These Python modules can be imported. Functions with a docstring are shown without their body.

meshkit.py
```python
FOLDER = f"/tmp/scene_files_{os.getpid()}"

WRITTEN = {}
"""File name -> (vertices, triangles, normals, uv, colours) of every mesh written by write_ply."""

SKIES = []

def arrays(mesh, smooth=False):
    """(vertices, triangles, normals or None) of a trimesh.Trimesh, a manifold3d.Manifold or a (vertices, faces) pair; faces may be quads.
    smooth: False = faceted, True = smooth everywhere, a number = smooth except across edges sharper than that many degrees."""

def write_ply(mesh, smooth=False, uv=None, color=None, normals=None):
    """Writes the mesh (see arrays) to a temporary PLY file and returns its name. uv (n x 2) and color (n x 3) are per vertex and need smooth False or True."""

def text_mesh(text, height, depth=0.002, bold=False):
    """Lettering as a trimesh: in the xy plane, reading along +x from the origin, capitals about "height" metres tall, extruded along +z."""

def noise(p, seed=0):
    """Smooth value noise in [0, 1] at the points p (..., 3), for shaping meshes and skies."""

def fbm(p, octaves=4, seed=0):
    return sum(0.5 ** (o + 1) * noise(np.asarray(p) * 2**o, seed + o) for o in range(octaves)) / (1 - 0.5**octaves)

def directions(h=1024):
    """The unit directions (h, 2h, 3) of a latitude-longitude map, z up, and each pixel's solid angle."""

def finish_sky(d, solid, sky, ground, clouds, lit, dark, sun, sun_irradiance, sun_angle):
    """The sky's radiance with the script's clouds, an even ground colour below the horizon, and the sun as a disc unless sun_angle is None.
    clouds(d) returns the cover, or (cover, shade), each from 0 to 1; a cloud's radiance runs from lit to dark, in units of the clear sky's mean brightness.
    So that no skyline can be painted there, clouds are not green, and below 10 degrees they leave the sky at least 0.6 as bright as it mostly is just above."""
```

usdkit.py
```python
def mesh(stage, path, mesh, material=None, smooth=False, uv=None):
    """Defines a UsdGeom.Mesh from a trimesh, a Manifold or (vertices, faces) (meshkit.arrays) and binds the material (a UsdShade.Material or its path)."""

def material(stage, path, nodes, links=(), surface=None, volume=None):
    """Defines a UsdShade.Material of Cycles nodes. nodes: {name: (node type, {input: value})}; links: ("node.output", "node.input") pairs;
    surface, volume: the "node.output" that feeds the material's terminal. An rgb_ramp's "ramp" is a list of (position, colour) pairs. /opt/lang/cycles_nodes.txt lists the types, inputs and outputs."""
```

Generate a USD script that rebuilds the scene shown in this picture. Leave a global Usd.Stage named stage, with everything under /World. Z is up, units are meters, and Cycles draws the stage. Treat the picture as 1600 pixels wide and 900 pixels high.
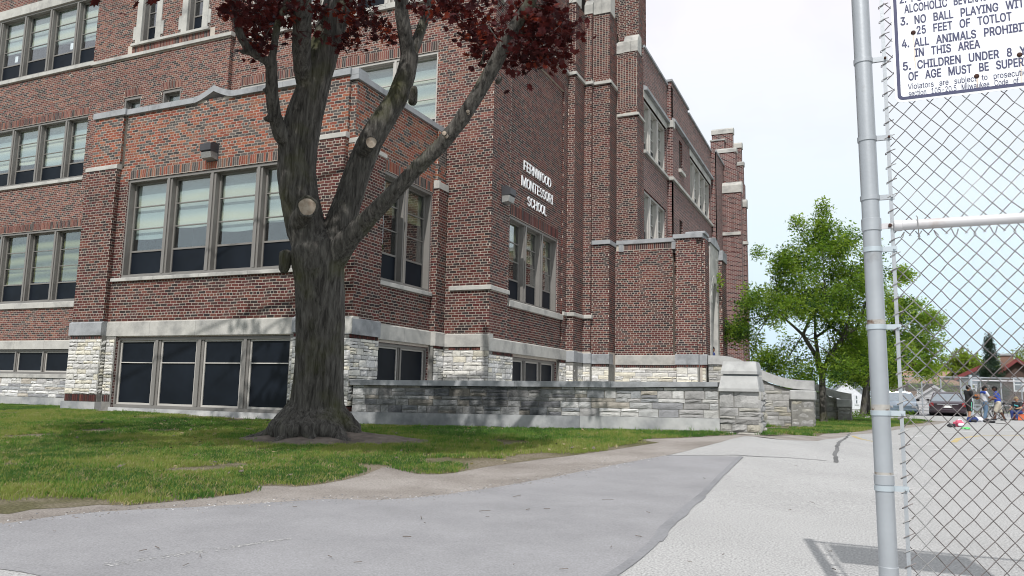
import math, random
import numpy as np
import trimesh, manifold3d, shapely
from shapely import affinity
from shapely.geometry import Polygon, Point, LineString, box as sbox
from scipy.spatial import cKDTree
from pxr import Usd, UsdGeom, UsdLux, UsdShade, Gf, Sdf, Vt
import usdkit, meshkit
from meshkit import fbm, noise

stage = Usd.Stage.CreateInMemory()
UsdGeom.SetStageUpAxis(stage, 'Z')
UsdGeom.SetStageMetersPerUnit(stage, 1.0)
UsdGeom.Xform.Define(stage, '/World')
L = '/World/Looks'
UsdGeom.Scope.Define(stage, L)

# ------------------------------------------------------------------ camera, sky, sun, exposure
H = 0.90                       # eye height above the paving by the gate; the code below measures heights from the eye
FPX = 1200.0                   # focal length in photograph pixels (1600 wide)
EXPOSURE = 0.0
SUN_EL, SHADOW_AZ = math.radians(48), math.radians(-9)
SUN_I, SKY_S = 1.0, 0.10
YAW, PITCH, ROLL = -0.42147262, 0.13211026, -0.02061905

def cam_rows():
    f = np.array([math.sin(YAW)*math.cos(PITCH), math.cos(YAW)*math.cos(PITCH), math.sin(PITCH)])
    r = np.array([math.cos(YAW), -math.sin(YAW), 0.0]); d = np.cross(f, r)
    c, s = math.cos(ROLL), math.sin(ROLL)
    return np.array([c*r+s*d, -s*r+c*d, f])
CM = cam_rows()
cam = UsdGeom.Camera.Define(stage, '/World/camera')
cam.CreateHorizontalApertureAttr(36.0); cam.CreateVerticalApertureAttr(20.25)
cam.CreateFocalLengthAttr(36.0*FPX/1600.0)
cam.CreateClippingRangeAttr(Gf.Vec2f(0.05, 5000.0))
cam.CreateExposureAttr(EXPOSURE)
r_, d_, f_ = CM
cam.AddTransformOp().Set(Gf.Matrix4d(*r_, 0, *(-d_), 0, *(-f_), 0, 0, 0, H, 1))

TO_SUN = np.array([-math.sin(SHADOW_AZ)*math.cos(SUN_EL), -math.cos(SHADOW_AZ)*math.cos(SUN_EL), math.sin(SUN_EL)])
sun = UsdLux.DistantLight.Define(stage, '/World/sun')
sun.CreateIntensityAttr(SUN_I); sun.CreateAngleAttr(0.6); sun.CreateNormalizeAttr(True)
sun.CreateColorAttr(Gf.Vec3f(1.0, 0.975, 0.945))
z_ = TO_SUN; x_ = np.cross([0, 0, 1.0], z_); x_ /= np.linalg.norm(x_); y_ = np.cross(z_, x_)
sun.AddTransformOp().Set(Gf.Matrix4d(*x_, 0, *y_, 0, *z_, 0, 0, 0, 40, 1))

def M(name, nodes, links=(), surface=None, volume=None):
    return usdkit.material(stage, f'{L}/{name}', nodes, links, surface, volume)

M('sky_mat', {
    'tc': ('texture_coordinate', {}),
    'mp': ('mapping', {'scale': (1.0, 1.0, 2.2)}),
    'n': ('noise_texture', {'scale': 1.5, 'detail': 5.0, 'roughness': 0.55, 'distortion': 0.3}),
    'r': ('rgb_ramp', {'ramp': [(0.30, (0.74,)*3), (0.60, (0.98,)*3)]}),
    'sky': ('sky_texture', {'sky_type': 'single_scattering', 'sun_disc': False, 'sun_elevation': SUN_EL,
                            'sun_rotation': math.atan2(TO_SUN[0], TO_SUN[1]), 'aerosol_density': 2.0}),
    'sx': ('separate_xyz', {}), 'cl': ('rgb_ramp', {'ramp': [(0.0, (.66, .85, .97)), (.18, (.80, .93, 1.0)), (.44, (.955, .94, 1.0)), (.8, (.90, .95, 1.0))]}),
    'cs': ('mix_color', {'blend_type': 'multiply', 'fac': 1.0, 'b': (10.6, 10.6, 10.6), 'use_clamp': False}),
    'mx': ('mix_color', {'blend_type': 'mix', 'use_clamp': False}),
    'bg': ('background_shader', {'strength': SKY_S})},
  [('tc.generated', 'mp.vector'), ('mp.vector', 'n.vector'), ('n.fac', 'r.fac'), ('r.color', 'mx.fac'), ('sky.color', 'mx.a'), ('tc.generated', 'sx.vector'), ('sx.z', 'cl.fac'), ('cl.color', 'cs.a'), ('cs.result', 'mx.b'), ('mx.result', 'bg.color')],
  surface='bg.background')
dome = UsdLux.DomeLight.Define(stage, '/World/sky')
UsdShade.MaterialBindingAPI.Apply(dome.GetPrim()).Bind(UsdShade.Material.Get(stage, f'{L}/sky_mat'))

# ------------------------------------------------------------------ helpers
OFF = np.array([0, 0, H])
def ray(x, y): return CM.T @ np.array([(x-800)/FPX, (y-450)/FPX, 1.0])
def onY(x, y, Y): r = ray(x, y); return r*(Y/r[1])
def onX(x, y, X): r = ray(x, y); return r*(X/r[0])
def atD(x, y, d): return ray(x, y)*d
def proj(p):
    c = np.asarray(p, float) @ CM.T
    return np.stack([800+FPX*c[..., 0]/c[..., 2], 450+FPX*c[..., 1]/c[..., 2]], -1), c[..., 2]

counts, LOC = {}, {'/World': np.zeros(3)}
def path_for(name, parent):
    base = f'{parent}/{name}'
    k = counts.get(base, -1)+1; counts[base] = k
    return base if k == 0 else f'{base}_{k:03d}'
def tag(prim, label=None, cat=None, group=None, kind=None):
    for k, v in (('label', label), ('category', cat), ('group', group), ('kind', kind)):
        if v: prim.SetCustomDataByKey(k, v)
def thing(name, loc=(0, 0, 0), label=None, cat=None, group=None, kind=None):
    p = path_for(name, '/World')
    x = UsdGeom.Xform.Define(stage, p); loc = np.asarray(loc, float)
    x.AddTranslateOp().Set(Gf.Vec3d(*(loc+OFF))); LOC[p] = loc
    tag(x.GetPrim(), label, cat, group, kind)
    return p
def arr(mesh):
    if isinstance(mesh, trimesh.Trimesh): return np.array(mesh.vertices), np.array(mesh.faces)
    if hasattr(mesh, 'to_mesh'):
        m = mesh.to_mesh(); return np.array(m.vert_properties[:, :3], float), np.array(m.tri_verts)
    v, f = np.asarray(mesh[0], float), np.asarray(mesh[1], int)
    if f.shape[1] == 4: f = np.vstack([f[:, [0, 1, 2]], f[:, [0, 2, 3]]])
    return v, f
def cat(*ms):
    V, F, n = [], [], 0
    for m in ms:
        v, f = arr(m); V.append(v); F.append(f+n); n += len(v)
    return np.vstack(V), np.vstack(F)
def obj(name, mesh, mat, parent='/World', smooth=False, tone=None, label=None, cat=None, group=None, kind=None):
    """one Mesh prim; mesh is in eye-relative coordinates"""
    p = path_for(name, parent)
    v, f = arr(mesh)
    if parent == '/World': v = v+OFF
    else: v = v-LOC[parent]
    LOC[p] = LOC[parent]
    m = usdkit.mesh(stage, p, (v, f), f'{L}/{mat}', smooth)
    if tone is not None:
        UsdGeom.PrimvarsAPI(m).CreatePrimvar('tone', Sdf.ValueTypeNames.Color3fArray, 'vertex').Set(Vt.Vec3fArray.FromNumpy(np.asarray(tone, np.float32)))
    tag(m.GetPrim(), label, cat, group, kind)
    return p
def bx(x0, y0, z0, x1, y1, z1):
    v = np.array([[x, y, z] for z in (z0, z1) for y in (y0, y1) for x in (x0, x1)], float)
    f = np.array([[0, 2, 3], [0, 3, 1], [4, 5, 7], [4, 7, 6], [0, 1, 5], [0, 5, 4], [2, 6, 7], [2, 7, 3], [0, 4, 6], [0, 6, 2], [1, 3, 7], [1, 7, 5]])
    return v, f
def cbx(x0, y0, z0, x1, y1, z1, b=0.01):
    """box with chamfered edges"""
    x0, x1 = min(x0, x1), max(x0, x1); y0, y1 = min(y0, y1), max(y0, y1); z0, z1 = min(z0, z1), max(z0, z1)
    b = min(b, (x1-x0)/2.5, (y1-y0)/2.5, (z1-z0)/2.5)
    P = []
    for a in (0, 1):
        for c in (0, 1):
            for d in (0, 1):
                X, Y, Z = (x0, x1)[a], (y0, y1)[c], (z0, z1)[d]
                sx, sy, sz = (b, -b)[a], (b, -b)[c], (b, -b)[d]
                P += [(X+sx, Y+sy, Z), (X+sx, Y, Z+sz), (X, Y+sy, Z+sz)]
    return manifold3d.Manifold.hull_points(np.array(P))
def tube(pts, r, sides=8, caps=True):
    p = np.asarray(pts, float); n = len(p)
    r = np.broadcast_to(r, (n,)).astype(float)
    t = np.gradient(p, axis=0); t /= np.linalg.norm(t, axis=1, keepdims=True)+1e-12
    a = np.zeros_like(p); ref = np.array([0, 0, 1.0]) if abs(t[0, 2]) < .9 else np.array([1.0, 0, 0])
    for i in range(n):
        ref = ref-t[i]*ref.dot(t[i]); ref /= np.linalg.norm(ref)+1e-12; a[i] = ref
    b = np.cross(t, a); g = np.arange(sides)*2*np.pi/sides
    v = p[:, None]+r[:, None, None]*(np.cos(g)[None, :, None]*a[:, None]+np.sin(g)[None, :, None]*b[:, None])
    i, j = np.meshgrid(np.arange(n-1), np.arange(sides), indexing='ij')
    q = np.stack([i*sides+j, i*sides+(j+1) % sides, (i+1)*sides+(j+1) % sides, (i+1)*sides+j], -1).reshape(-1, 4)
    V = v.reshape(-1, 3); F = np.vstack([q[:, [0, 1, 2]], q[:, [0, 2, 3]]])
    if caps:
        k = len(V); V = np.vstack([V, p[0], p[-1]]); o = (n-1)*sides
        F = np.vstack([F, [[k, (j+1) % sides, j] for j in range(sides)], [[k+1, o+j, o+(j+1) % sides] for j in range(sides)]])
    return V, F
def lathe(c, prof, sides=16):
    """prof: (radius, z) rows about the vertical axis through c"""
    prof = np.asarray(prof, float); g = np.arange(sides)*2*np.pi/sides
    V = np.stack([prof[:, None, 0]*np.cos(g), prof[:, None, 0]*np.sin(g), np.repeat(prof[:, 1:2], sides, 1)], -1).reshape(-1, 3)+np.asarray(c, float)
    n = len(prof); i, j = np.meshgrid(np.arange(n-1), np.arange(sides), indexing='ij')
    q = np.stack([i*sides+j, i*sides+(j+1) % sides, (i+1)*sides+(j+1) % sides, (i+1)*sides+j], -1).reshape(-1, 4)
    return V, np.vstack([q[:, [0, 1, 2]], q[:, [0, 2, 3]]])
def prism(poly, a0, a1, axis):
    """polygon in the two other axes (order x,y,z without 'axis') swept from a0 to a1 along axis"""
    m = trimesh.creation.extrude_polygon(Polygon(poly) if not isinstance(poly, Polygon) else poly, 1.0, engine='earcut')
    v = np.array(m.vertices); t = a0+v[:, 2]*(a1-a0)
    if axis == 'y': V = np.stack([v[:, 0], t, v[:, 1]], 1)
    elif axis == 'x': V = np.stack([t, v[:, 0], v[:, 1]], 1)
    else: V = np.stack([v[:, 0], v[:, 1], t], 1)
    return V, np.array(m.faces)
ICO = trimesh.creation.icosphere(1)
def ball(c, r, sub=1): m = trimesh.creation.icosphere(sub); return np.array(m.vertices)*r+np.asarray(c), np.array(m.faces)
def chain_union(segs, ico=ICO):
    """segs: list of (p0,r0,p1,r1); union of hulls of spheres"""
    ms = []
    for p0, r0, p1, r1 in segs:
        ms.append(manifold3d.Manifold.hull_points(np.vstack([ico.vertices*r0+p0, ico.vertices*r1+p1])))
    return manifold3d.Manifold.batch_boolean(ms, manifold3d.OpType.Add)
def smooth_mesh(man, edge, it=8, lam=.5, mu=-.53):
    v, f = arr(man.refine_to_length(edge)); t = trimesh.Trimesh(v, f, process=False); t.merge_vertices()
    trimesh.smoothing.filter_taubin(t, lamb=lam, nu=-mu, iterations=it)
    return t

# ------------------------------------------------------------------ materials
def plain(name, col, rough=.7, spec=.3, metal=0.0, var=.12, scale=6.0, bump=0.0, bscale=40.0, coat=0.0, dirt=None):
    """principled with a little noise in the colour and relief; dirt=(colour, scale, lo, hi)"""
    n = {'g': ('geometry', {}), 'n': ('noise_texture', {'scale': scale, 'detail': 5.0, 'roughness': .6}),
         'r': ('rgb_ramp', {'ramp': [(.25, tuple(c*(1-var) for c in col)), (.75, tuple(min(1, c*(1+var)) for c in col))]}),
         'p': ('principled_bsdf', {'roughness': rough, 'specular_ior_level': spec, 'metallic': metal, 'coat_weight': coat})}
    l = [('g.position', 'n.vector'), ('n.fac', 'r.fac')]
    out = 'r.color'
    if dirt:
        n['dn'] = ('noise_texture', {'scale': dirt[1], 'detail': 6.0, 'roughness': .65})
        n['dr'] = ('rgb_ramp', {'ramp': [(dirt[2], (0, 0, 0)), (dirt[3], (1, 1, 1))]})
        n['dc'] = ('color', {'value': dirt[0]}); n['dm'] = ('mix_color', {'blend_type': 'mix'})
        l += [('g.position', 'dn.vector'), ('dn.fac', 'dr.fac'), ('dr.color', 'dm.fac'), (out, 'dm.a'), ('dc.color', 'dm.b')]; out = 'dm.result'
    l.append((out, 'p.base_color'))
    if bump:
        n['bn'] = ('noise_texture', {'scale': bscale, 'detail': 4.0, 'roughness': .6}); n['b'] = ('bump', {'strength': bump, 'distance': .02})
        l += [('g.position', 'bn.vector'), ('bn.fac', 'b.height'), ('b.normal', 'p.normal')]
    return M(name, n, l, 'p.BSDF')
def toned(name, rough=.85, var=.18, scale=25.0, bump=.3, bscale=90.0, stain=None):
    """colour from the mesh's own tone, varied by noise; stain=(colour, scale xyz, lo, hi)"""
    n = {'a': ('attribute', {'attribute': 'tone'}), 'g': ('geometry', {}), 'n': ('noise_texture', {'scale': scale, 'detail': 5.0, 'roughness': .65}),
         'r': ('rgb_ramp', {'ramp': [(.25, (1-var,)*3), (.75, (1+var,)*3)]}), 'm': ('mix_color', {'blend_type': 'multiply', 'fac': 1.0, 'use_clamp': False}),
         'bn': ('noise_texture', {'scale': bscale, 'detail': 4.0}), 'b': ('bump', {'strength': bump, 'distance': .02}),
         'p': ('principled_bsdf', {'roughness': rough, 'specular_ior_level': .25})}
    l = [('g.position', 'n.vector'), ('n.fac', 'r.fac'), ('a.color', 'm.a'), ('r.color', 'm.b'), ('g.position', 'bn.vector'), ('bn.fac', 'b.height'), ('b.normal', 'p.normal')]
    out = 'm.result'
    if stain:
        n['sm'] = ('mapping', {'scale': stain[1]}); n['sn'] = ('noise_texture', {'scale': 1.0, 'detail': 6.0, 'roughness': .65})
        n['sr'] = ('rgb_ramp', {'ramp': [(stain[2], (0, 0, 0)), (stain[3], (1, 1, 1))]}); n['sc'] = ('color', {'value': stain[0]}); n['sx'] = ('mix_color', {'blend_type': 'multiply', 'use_clamp': False})
        l += [('g.position', 'sm.vector'), ('sm.vector', 'sn.vector'), ('sn.fac', 'sr.fac'), ('sr.color', 'sx.fac'), (out, 'sx.a'), ('sc.color', 'sx.b')]; out = 'sx.result'
    l.append((out, 'p.base_color'))
    return M(name, n, l, 'p.BSDF')
toned('brick_mat', bump=.25, stain=((.62, .62, .66), (.5, .5, .35), .52, .70))
toned('rubble_mat', rough=.9, var=.20, scale=11.0, bump=.5, bscale=38.0, stain=((.62, .62, .62), (1.1, 1.1, 1.1), .50, .70))
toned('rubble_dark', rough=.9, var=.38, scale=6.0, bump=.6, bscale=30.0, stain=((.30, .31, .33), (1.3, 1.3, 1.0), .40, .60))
plain('mortar', (.48, .43, .37), .95, .1, var=.15, scale=8, bump=.2, dirt=((.37, .33, .29), .6, .50, .75))
plain('stone_joint', (.20, .195, .18), .95, .1, var=.25, scale=9, bump=.2)
plain('limestone', (.425, .415, .385), .85, .2, var=.14, scale=3, bump=.15, bscale=60, dirt=((.20, .20, .195), 1.3, .48, .74))
plain('cap_grey', (.37, .37, .36), .85, .2, var=.14, scale=5, bump=.2, bscale=50, dirt=((.22, .22, .22), 2.0, .50, .75))
plain('limestone_grey', (.30, .31, .32), .85, .2, var=.15, scale=4, bump=.12, bscale=60, dirt=((.16, .165, .17), 1.6, .50, .72))
plain('concrete', (.42, .42, .41), .9, .2, var=.15, scale=4, bump=.25, bscale=50, dirt=((.20, .21, .22), .9, .42, .68))
plain('concrete_stain_shade', (.33, .335, .335), .9, .2, var=.2, scale=4, bump=.25, bscale=50, dirt=((.115, .125, .135), .8, .40, .64))
plain('frame_paint', (.185, .175, .162), .45, .4, var=.05, scale=5)
plain('frame_light', (.42, .40, .37), .45, .4, var=.05, scale=5)
plain('frame_dark', (.085, .08, .072), .5, .35, var=.08, scale=5)
plain('screen_mesh', (.008, .011, .016), .45, .12, var=.35, scale=1.3)
plain('room_dark', (.06, .058, .062), .9, .1, var=.3, scale=1.0)
plain('paper', (.75, .78, .8), .8)
plain('lettering', (.82, .83, .84), .5, .3, var=.03)
plain('lamp_case', (.045, .045, .05), .45, .4)
plain('lamp_lens', (.24, .24, .23), .35, .5, var=.2, scale=30)
plain('roofing', (.12, .11, .11), .9)
M('blind_mat', {'g': ('geometry', {}), 'w': ('wave_texture', {'wave_type': 'bands', 'bands_direction': 'z', 'scale': .55, 'distortion': 2.0, 'detail': 2.0, 'detail_scale': .5}),
   'r': ('rgb_ramp', {'ramp': [(0, (.27, .345, .335)), (.5, (.36, .42, .375)), (1, (.46, .48, .37))]}), 'p': ('principled_bsdf', {'roughness': .85})},
  [('g.position', 'w.vector'), ('w.fac', 'r.fac'), ('r.color', 'p.base_color')], 'p.BSDF')
M('blind_olive', {'g': ('geometry', {}), 'w': ('wave_texture', {'wave_type': 'bands', 'bands_direction': 'z', 'scale': .7, 'distortion': 3.0, 'detail': 2.0, 'detail_scale': .5}),
   'r': ('rgb_ramp', {'ramp': [(0, (.06, .075, .04)), (.5, (.13, .15, .07)), (1, (.24, .25, .12))]}), 'p': ('principled_bsdf', {'roughness': .85})},
  [('g.position', 'w.vector'), ('w.fac', 'r.fac'), ('r.color', 'p.base_color')], 'p.BSDF')
def pane(name, ior, tint):
    M(name, {'f': ('layer_weight', {'blend': .5}), 'pw': ('math', {'math_type': 'power', 'value2': 4.0}), 'ad': ('math', {'math_type': 'multiply_add', 'value2': 1-ior, 'value3': ior}),
      't': ('transparent_bsdf', {'color': tint}), 'g': ('glossy_bsdf', {'roughness': 0.0, 'color': (1, 1, 1)}), 'x': ('mix_closure', {})},
      [('f.facing', 'pw.value1'), ('pw.value', 'ad.value1'), ('ad.value', 'x.fac'), ('t.BSDF', 'x.closure1'), ('g.BSDF', 'x.closure2')], 'x.closure')
pane('pane_glass', .115, (.94, .96, .96))
BRICK_RAMP = [(.0, (.040, .027, .028)), (.3, (.075, .031, .031)), (.6, (.115, .044, .041)), (1, (.15, .066, .056))]
M('brick_far', {'g': ('geometry', {}), 's': ('separate_xyz', {}), 'a': ('math', {'math_type': 'add'}), 'c': ('combine_xyz', {}),
   'b': ('brick_texture', {'scale': 1.0, 'brick_width': .2, 'row_height': .0677, 'mortar_size': .0065, 'mortar_smooth': .1, 'color1': (0, 0, 0), 'color2': (1, 1, 1), 'mortar': (.5, .5, .5), 'bias': 0.0}),
   'r': ('rgb_ramp', {'ramp': BRICK_RAMP}), 'mo': ('color', {'value': (.42, .37, .34)}), 'mx': ('mix_color', {'blend_type': 'mix'}),
   'bp': ('bump', {'strength': .4, 'distance': .01, 'invert': True}), 'p': ('principled_bsdf', {'roughness': .9, 'specular_ior_level': .2})},
  [('g.position', 's.vector'), ('s.x', 'a.value1'), ('s.y', 'a.value2'), ('a.value', 'c.x'), ('s.z', 'c.y'), ('c.vector', 'b.vector'), ('b.color', 'r.fac'),
   ('b.fac', 'mx.fac'), ('r.color', 'mx.a'), ('mo.color', 'mx.b'), ('mx.result', 'p.base_color'), ('b.fac', 'bp.height'), ('bp.normal', 'p.normal')], 'p.BSDF')
# ------------------------------------------------------------------ the school building
rng = np.random.default_rng(7)
BLD = thing('school_building', (-9, 18, -.75), 'long red brick school with pale stone bands, grey windows and a rough white stone basement', 'building')
COURSE = .0677
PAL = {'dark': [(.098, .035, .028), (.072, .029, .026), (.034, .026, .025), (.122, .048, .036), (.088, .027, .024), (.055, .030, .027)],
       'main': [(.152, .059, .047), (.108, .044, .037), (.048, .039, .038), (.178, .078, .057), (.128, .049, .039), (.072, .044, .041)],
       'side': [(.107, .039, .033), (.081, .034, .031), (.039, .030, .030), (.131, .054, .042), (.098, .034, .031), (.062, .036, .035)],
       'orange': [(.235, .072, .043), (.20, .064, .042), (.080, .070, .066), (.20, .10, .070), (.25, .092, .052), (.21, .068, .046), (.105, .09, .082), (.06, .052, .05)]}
def P3(axis, c, u, z, dep):
    u, z, dep = np.broadcast_arrays(np.asarray(u, float), np.asarray(z, float), np.asarray(dep, float))
    return np.stack([u, c+dep, z], -1) if axis == 'Y' else np.stack([c-dep, u, z], -1)
def pbx(axis, c, u0, u1, z0, z1, d0, d1, b=0.0):
    a, e = P3(axis, c, u0, z0, d0), P3(axis, c, u1, z1, d1)
    lo, hi = np.minimum(a, e), np.maximum(a, e)
    return cbx(*lo, *hi, b) if b else bx(*lo, *hi)
WALLS = {}     # group -> {'back': [...], 'boxes': [...], 'tone': [...]}
def grp(g): return WALLS.setdefault(g, {'back': [], 'boxes': [], 'tone': [], 'reveal': []})
def add_boxes(g, axis, c, U0, U1, Z0, Z1, pal):
    n = len(U0)
    if not n: return
    W = grp(g); F = -.0032+rng.normal(0, .0007, n); j = lambda: rng.normal(0, .0006, n)
    cor = [P3(axis, c, uu+j(), zz+j(), F+j()) for uu, zz in ((U0, Z0), (U1, Z0), (U1, Z1), (U0, Z1))]
    bak = [P3(axis, c, uu, zz, .004) for uu, zz in ((U0, Z0), (U1, Z0), (U1, Z1), (U0, Z1))]
    W['boxes'].append(np.stack(cor+bak, 1))
    p = np.array(PAL[pal]); k = rng.integers(0, len(p), n)
    W['tone'].append(p[k]*rng.uniform(.82, 1.2, (n, 1))*(1+rng.normal(0, .03, (n, 3))))
def lay(g, axis, c, u0, u1, z0, z1, holes=(), pal='dark', bond='common'):
    k0, k1 = int(math.floor(z0/COURSE)), int(math.ceil(z1/COURSE))
    A = [[], [], [], []]
    for k in range(k0, k1):
        zl, zh = max(k*COURSE+.006, z0), min((k+1)*COURSE-.006, z1)
        if zh-zl < .012: continue
        zm = (zl+zh)/2
        if bond == 'stack': pitch, o = .1, 0
        elif k % 6 == 0: pitch, o = .1, .05
        else: pitch, o = .2, .1*(k % 2)
        s = math.floor((u0-o)/pitch)*pitch+o
        e = np.arange(s, u1+pitch, pitch); e = e+rng.normal(0, .0025, len(e))
        a, b = np.maximum(e[:-1]+.0065, u0), np.minimum(e[1:]-.0065, u1)
        for h0, h1, hz0, hz1 in holes:
            if hz0 < zm < hz1:
                a2, b2 = np.where((a < h0) & (b > h1), h1+.004, a), b
                left = (a < h0) & (b > h0); b = np.where(left, h0-.004, b)
                a = np.where((a >= h0) & (a < h1), h1+.004, a)
                a, b = np.concatenate([a, a2[left & (b2 > h1)]]), np.concatenate([b, b2[left & (b2 > h1)]])
        ok = b-a > .02
        A[0].append(a[ok]); A[1].append(b[ok]); A[2].append(np.full(ok.sum(), zl)); A[3].append(np.full(ok.sum(), zh))
    if A[0]: add_boxes(g, axis, c, *[np.concatenate(x) for x in A], pal)
def soldier(g, axis, c, u0, u1, z0, z1, pal='dark', p=.0677):
    if z0 > 2: z1 = math.ceil((z1+.01)/COURSE-.5)*COURSE+.002
    e = np.arange(u0, u1-.01, p); add_boxes(g, axis, c, e+.005, np.minimum(e+p-.005, u1), np.full(len(e), z0+.004), np.full(len(e), z1-.004), pal)
def cells(u0, u1, z0, z1, holes):
    us = sorted({u0, u1, *[min(max(v, u0), u1) for h in holes for v in h[:2]]}); zs = sorted({z0, z1, *[min(max(v, z0), z1) for h in holes for v in h[2:]]})
    for i in range(len(us)-1):
        for j in range(len(zs)-1):
            um, zm = (us[i]+us[i+1])/2, (zs[j]+zs[j+1])/2
            if not any(h[0] < um < h[1] and h[2] < zm < h[3] for h in holes): yield us[i], us[i+1], zs[j], zs[j+1]
def back(g, axis, c, u0, u1, z0, z1, holes=(), t=.25):
    W = grp(g)
    if axis == 'Y': u1 -= .004
    else: u0 += .004
    for a, b, e, f in cells(u0, u1, z0, z1, holes): W['back'].append(pbx(axis, c, a, b, e, f, 0, t))
    for h0, h1, e, f in holes:
        for m in ((h0, h0+.004, e, f), (h1-.004, h1, e, f), (h0+.004, h1-.004, f-.004, f)): W['reveal'].append(pbx(axis, c, *m, .001, .16))
def wall(g, axis, c, u0, u1, z0, z1, holes=(), pal='dark', soft=(), bond='common', t=.25, back_z=None):
    """backing + bricks; soft = further rectangles left free of ordinary bricks (soldier courses, stone)"""
    bz = back_z or (z0, z1)
    back(g, axis, c, u0, u1, bz[0], bz[1], holes, t)
    lay(g, axis, c, u0, u1, z0, z1, list(holes)+list(soft), pal, bond)
def part(name, mesh, mat, smooth=False, label=None, parent=None, kind=None, tone=None):
    return obj(name, mesh, mat, parent or BLD, smooth, tone, label, kind=kind)

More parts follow.
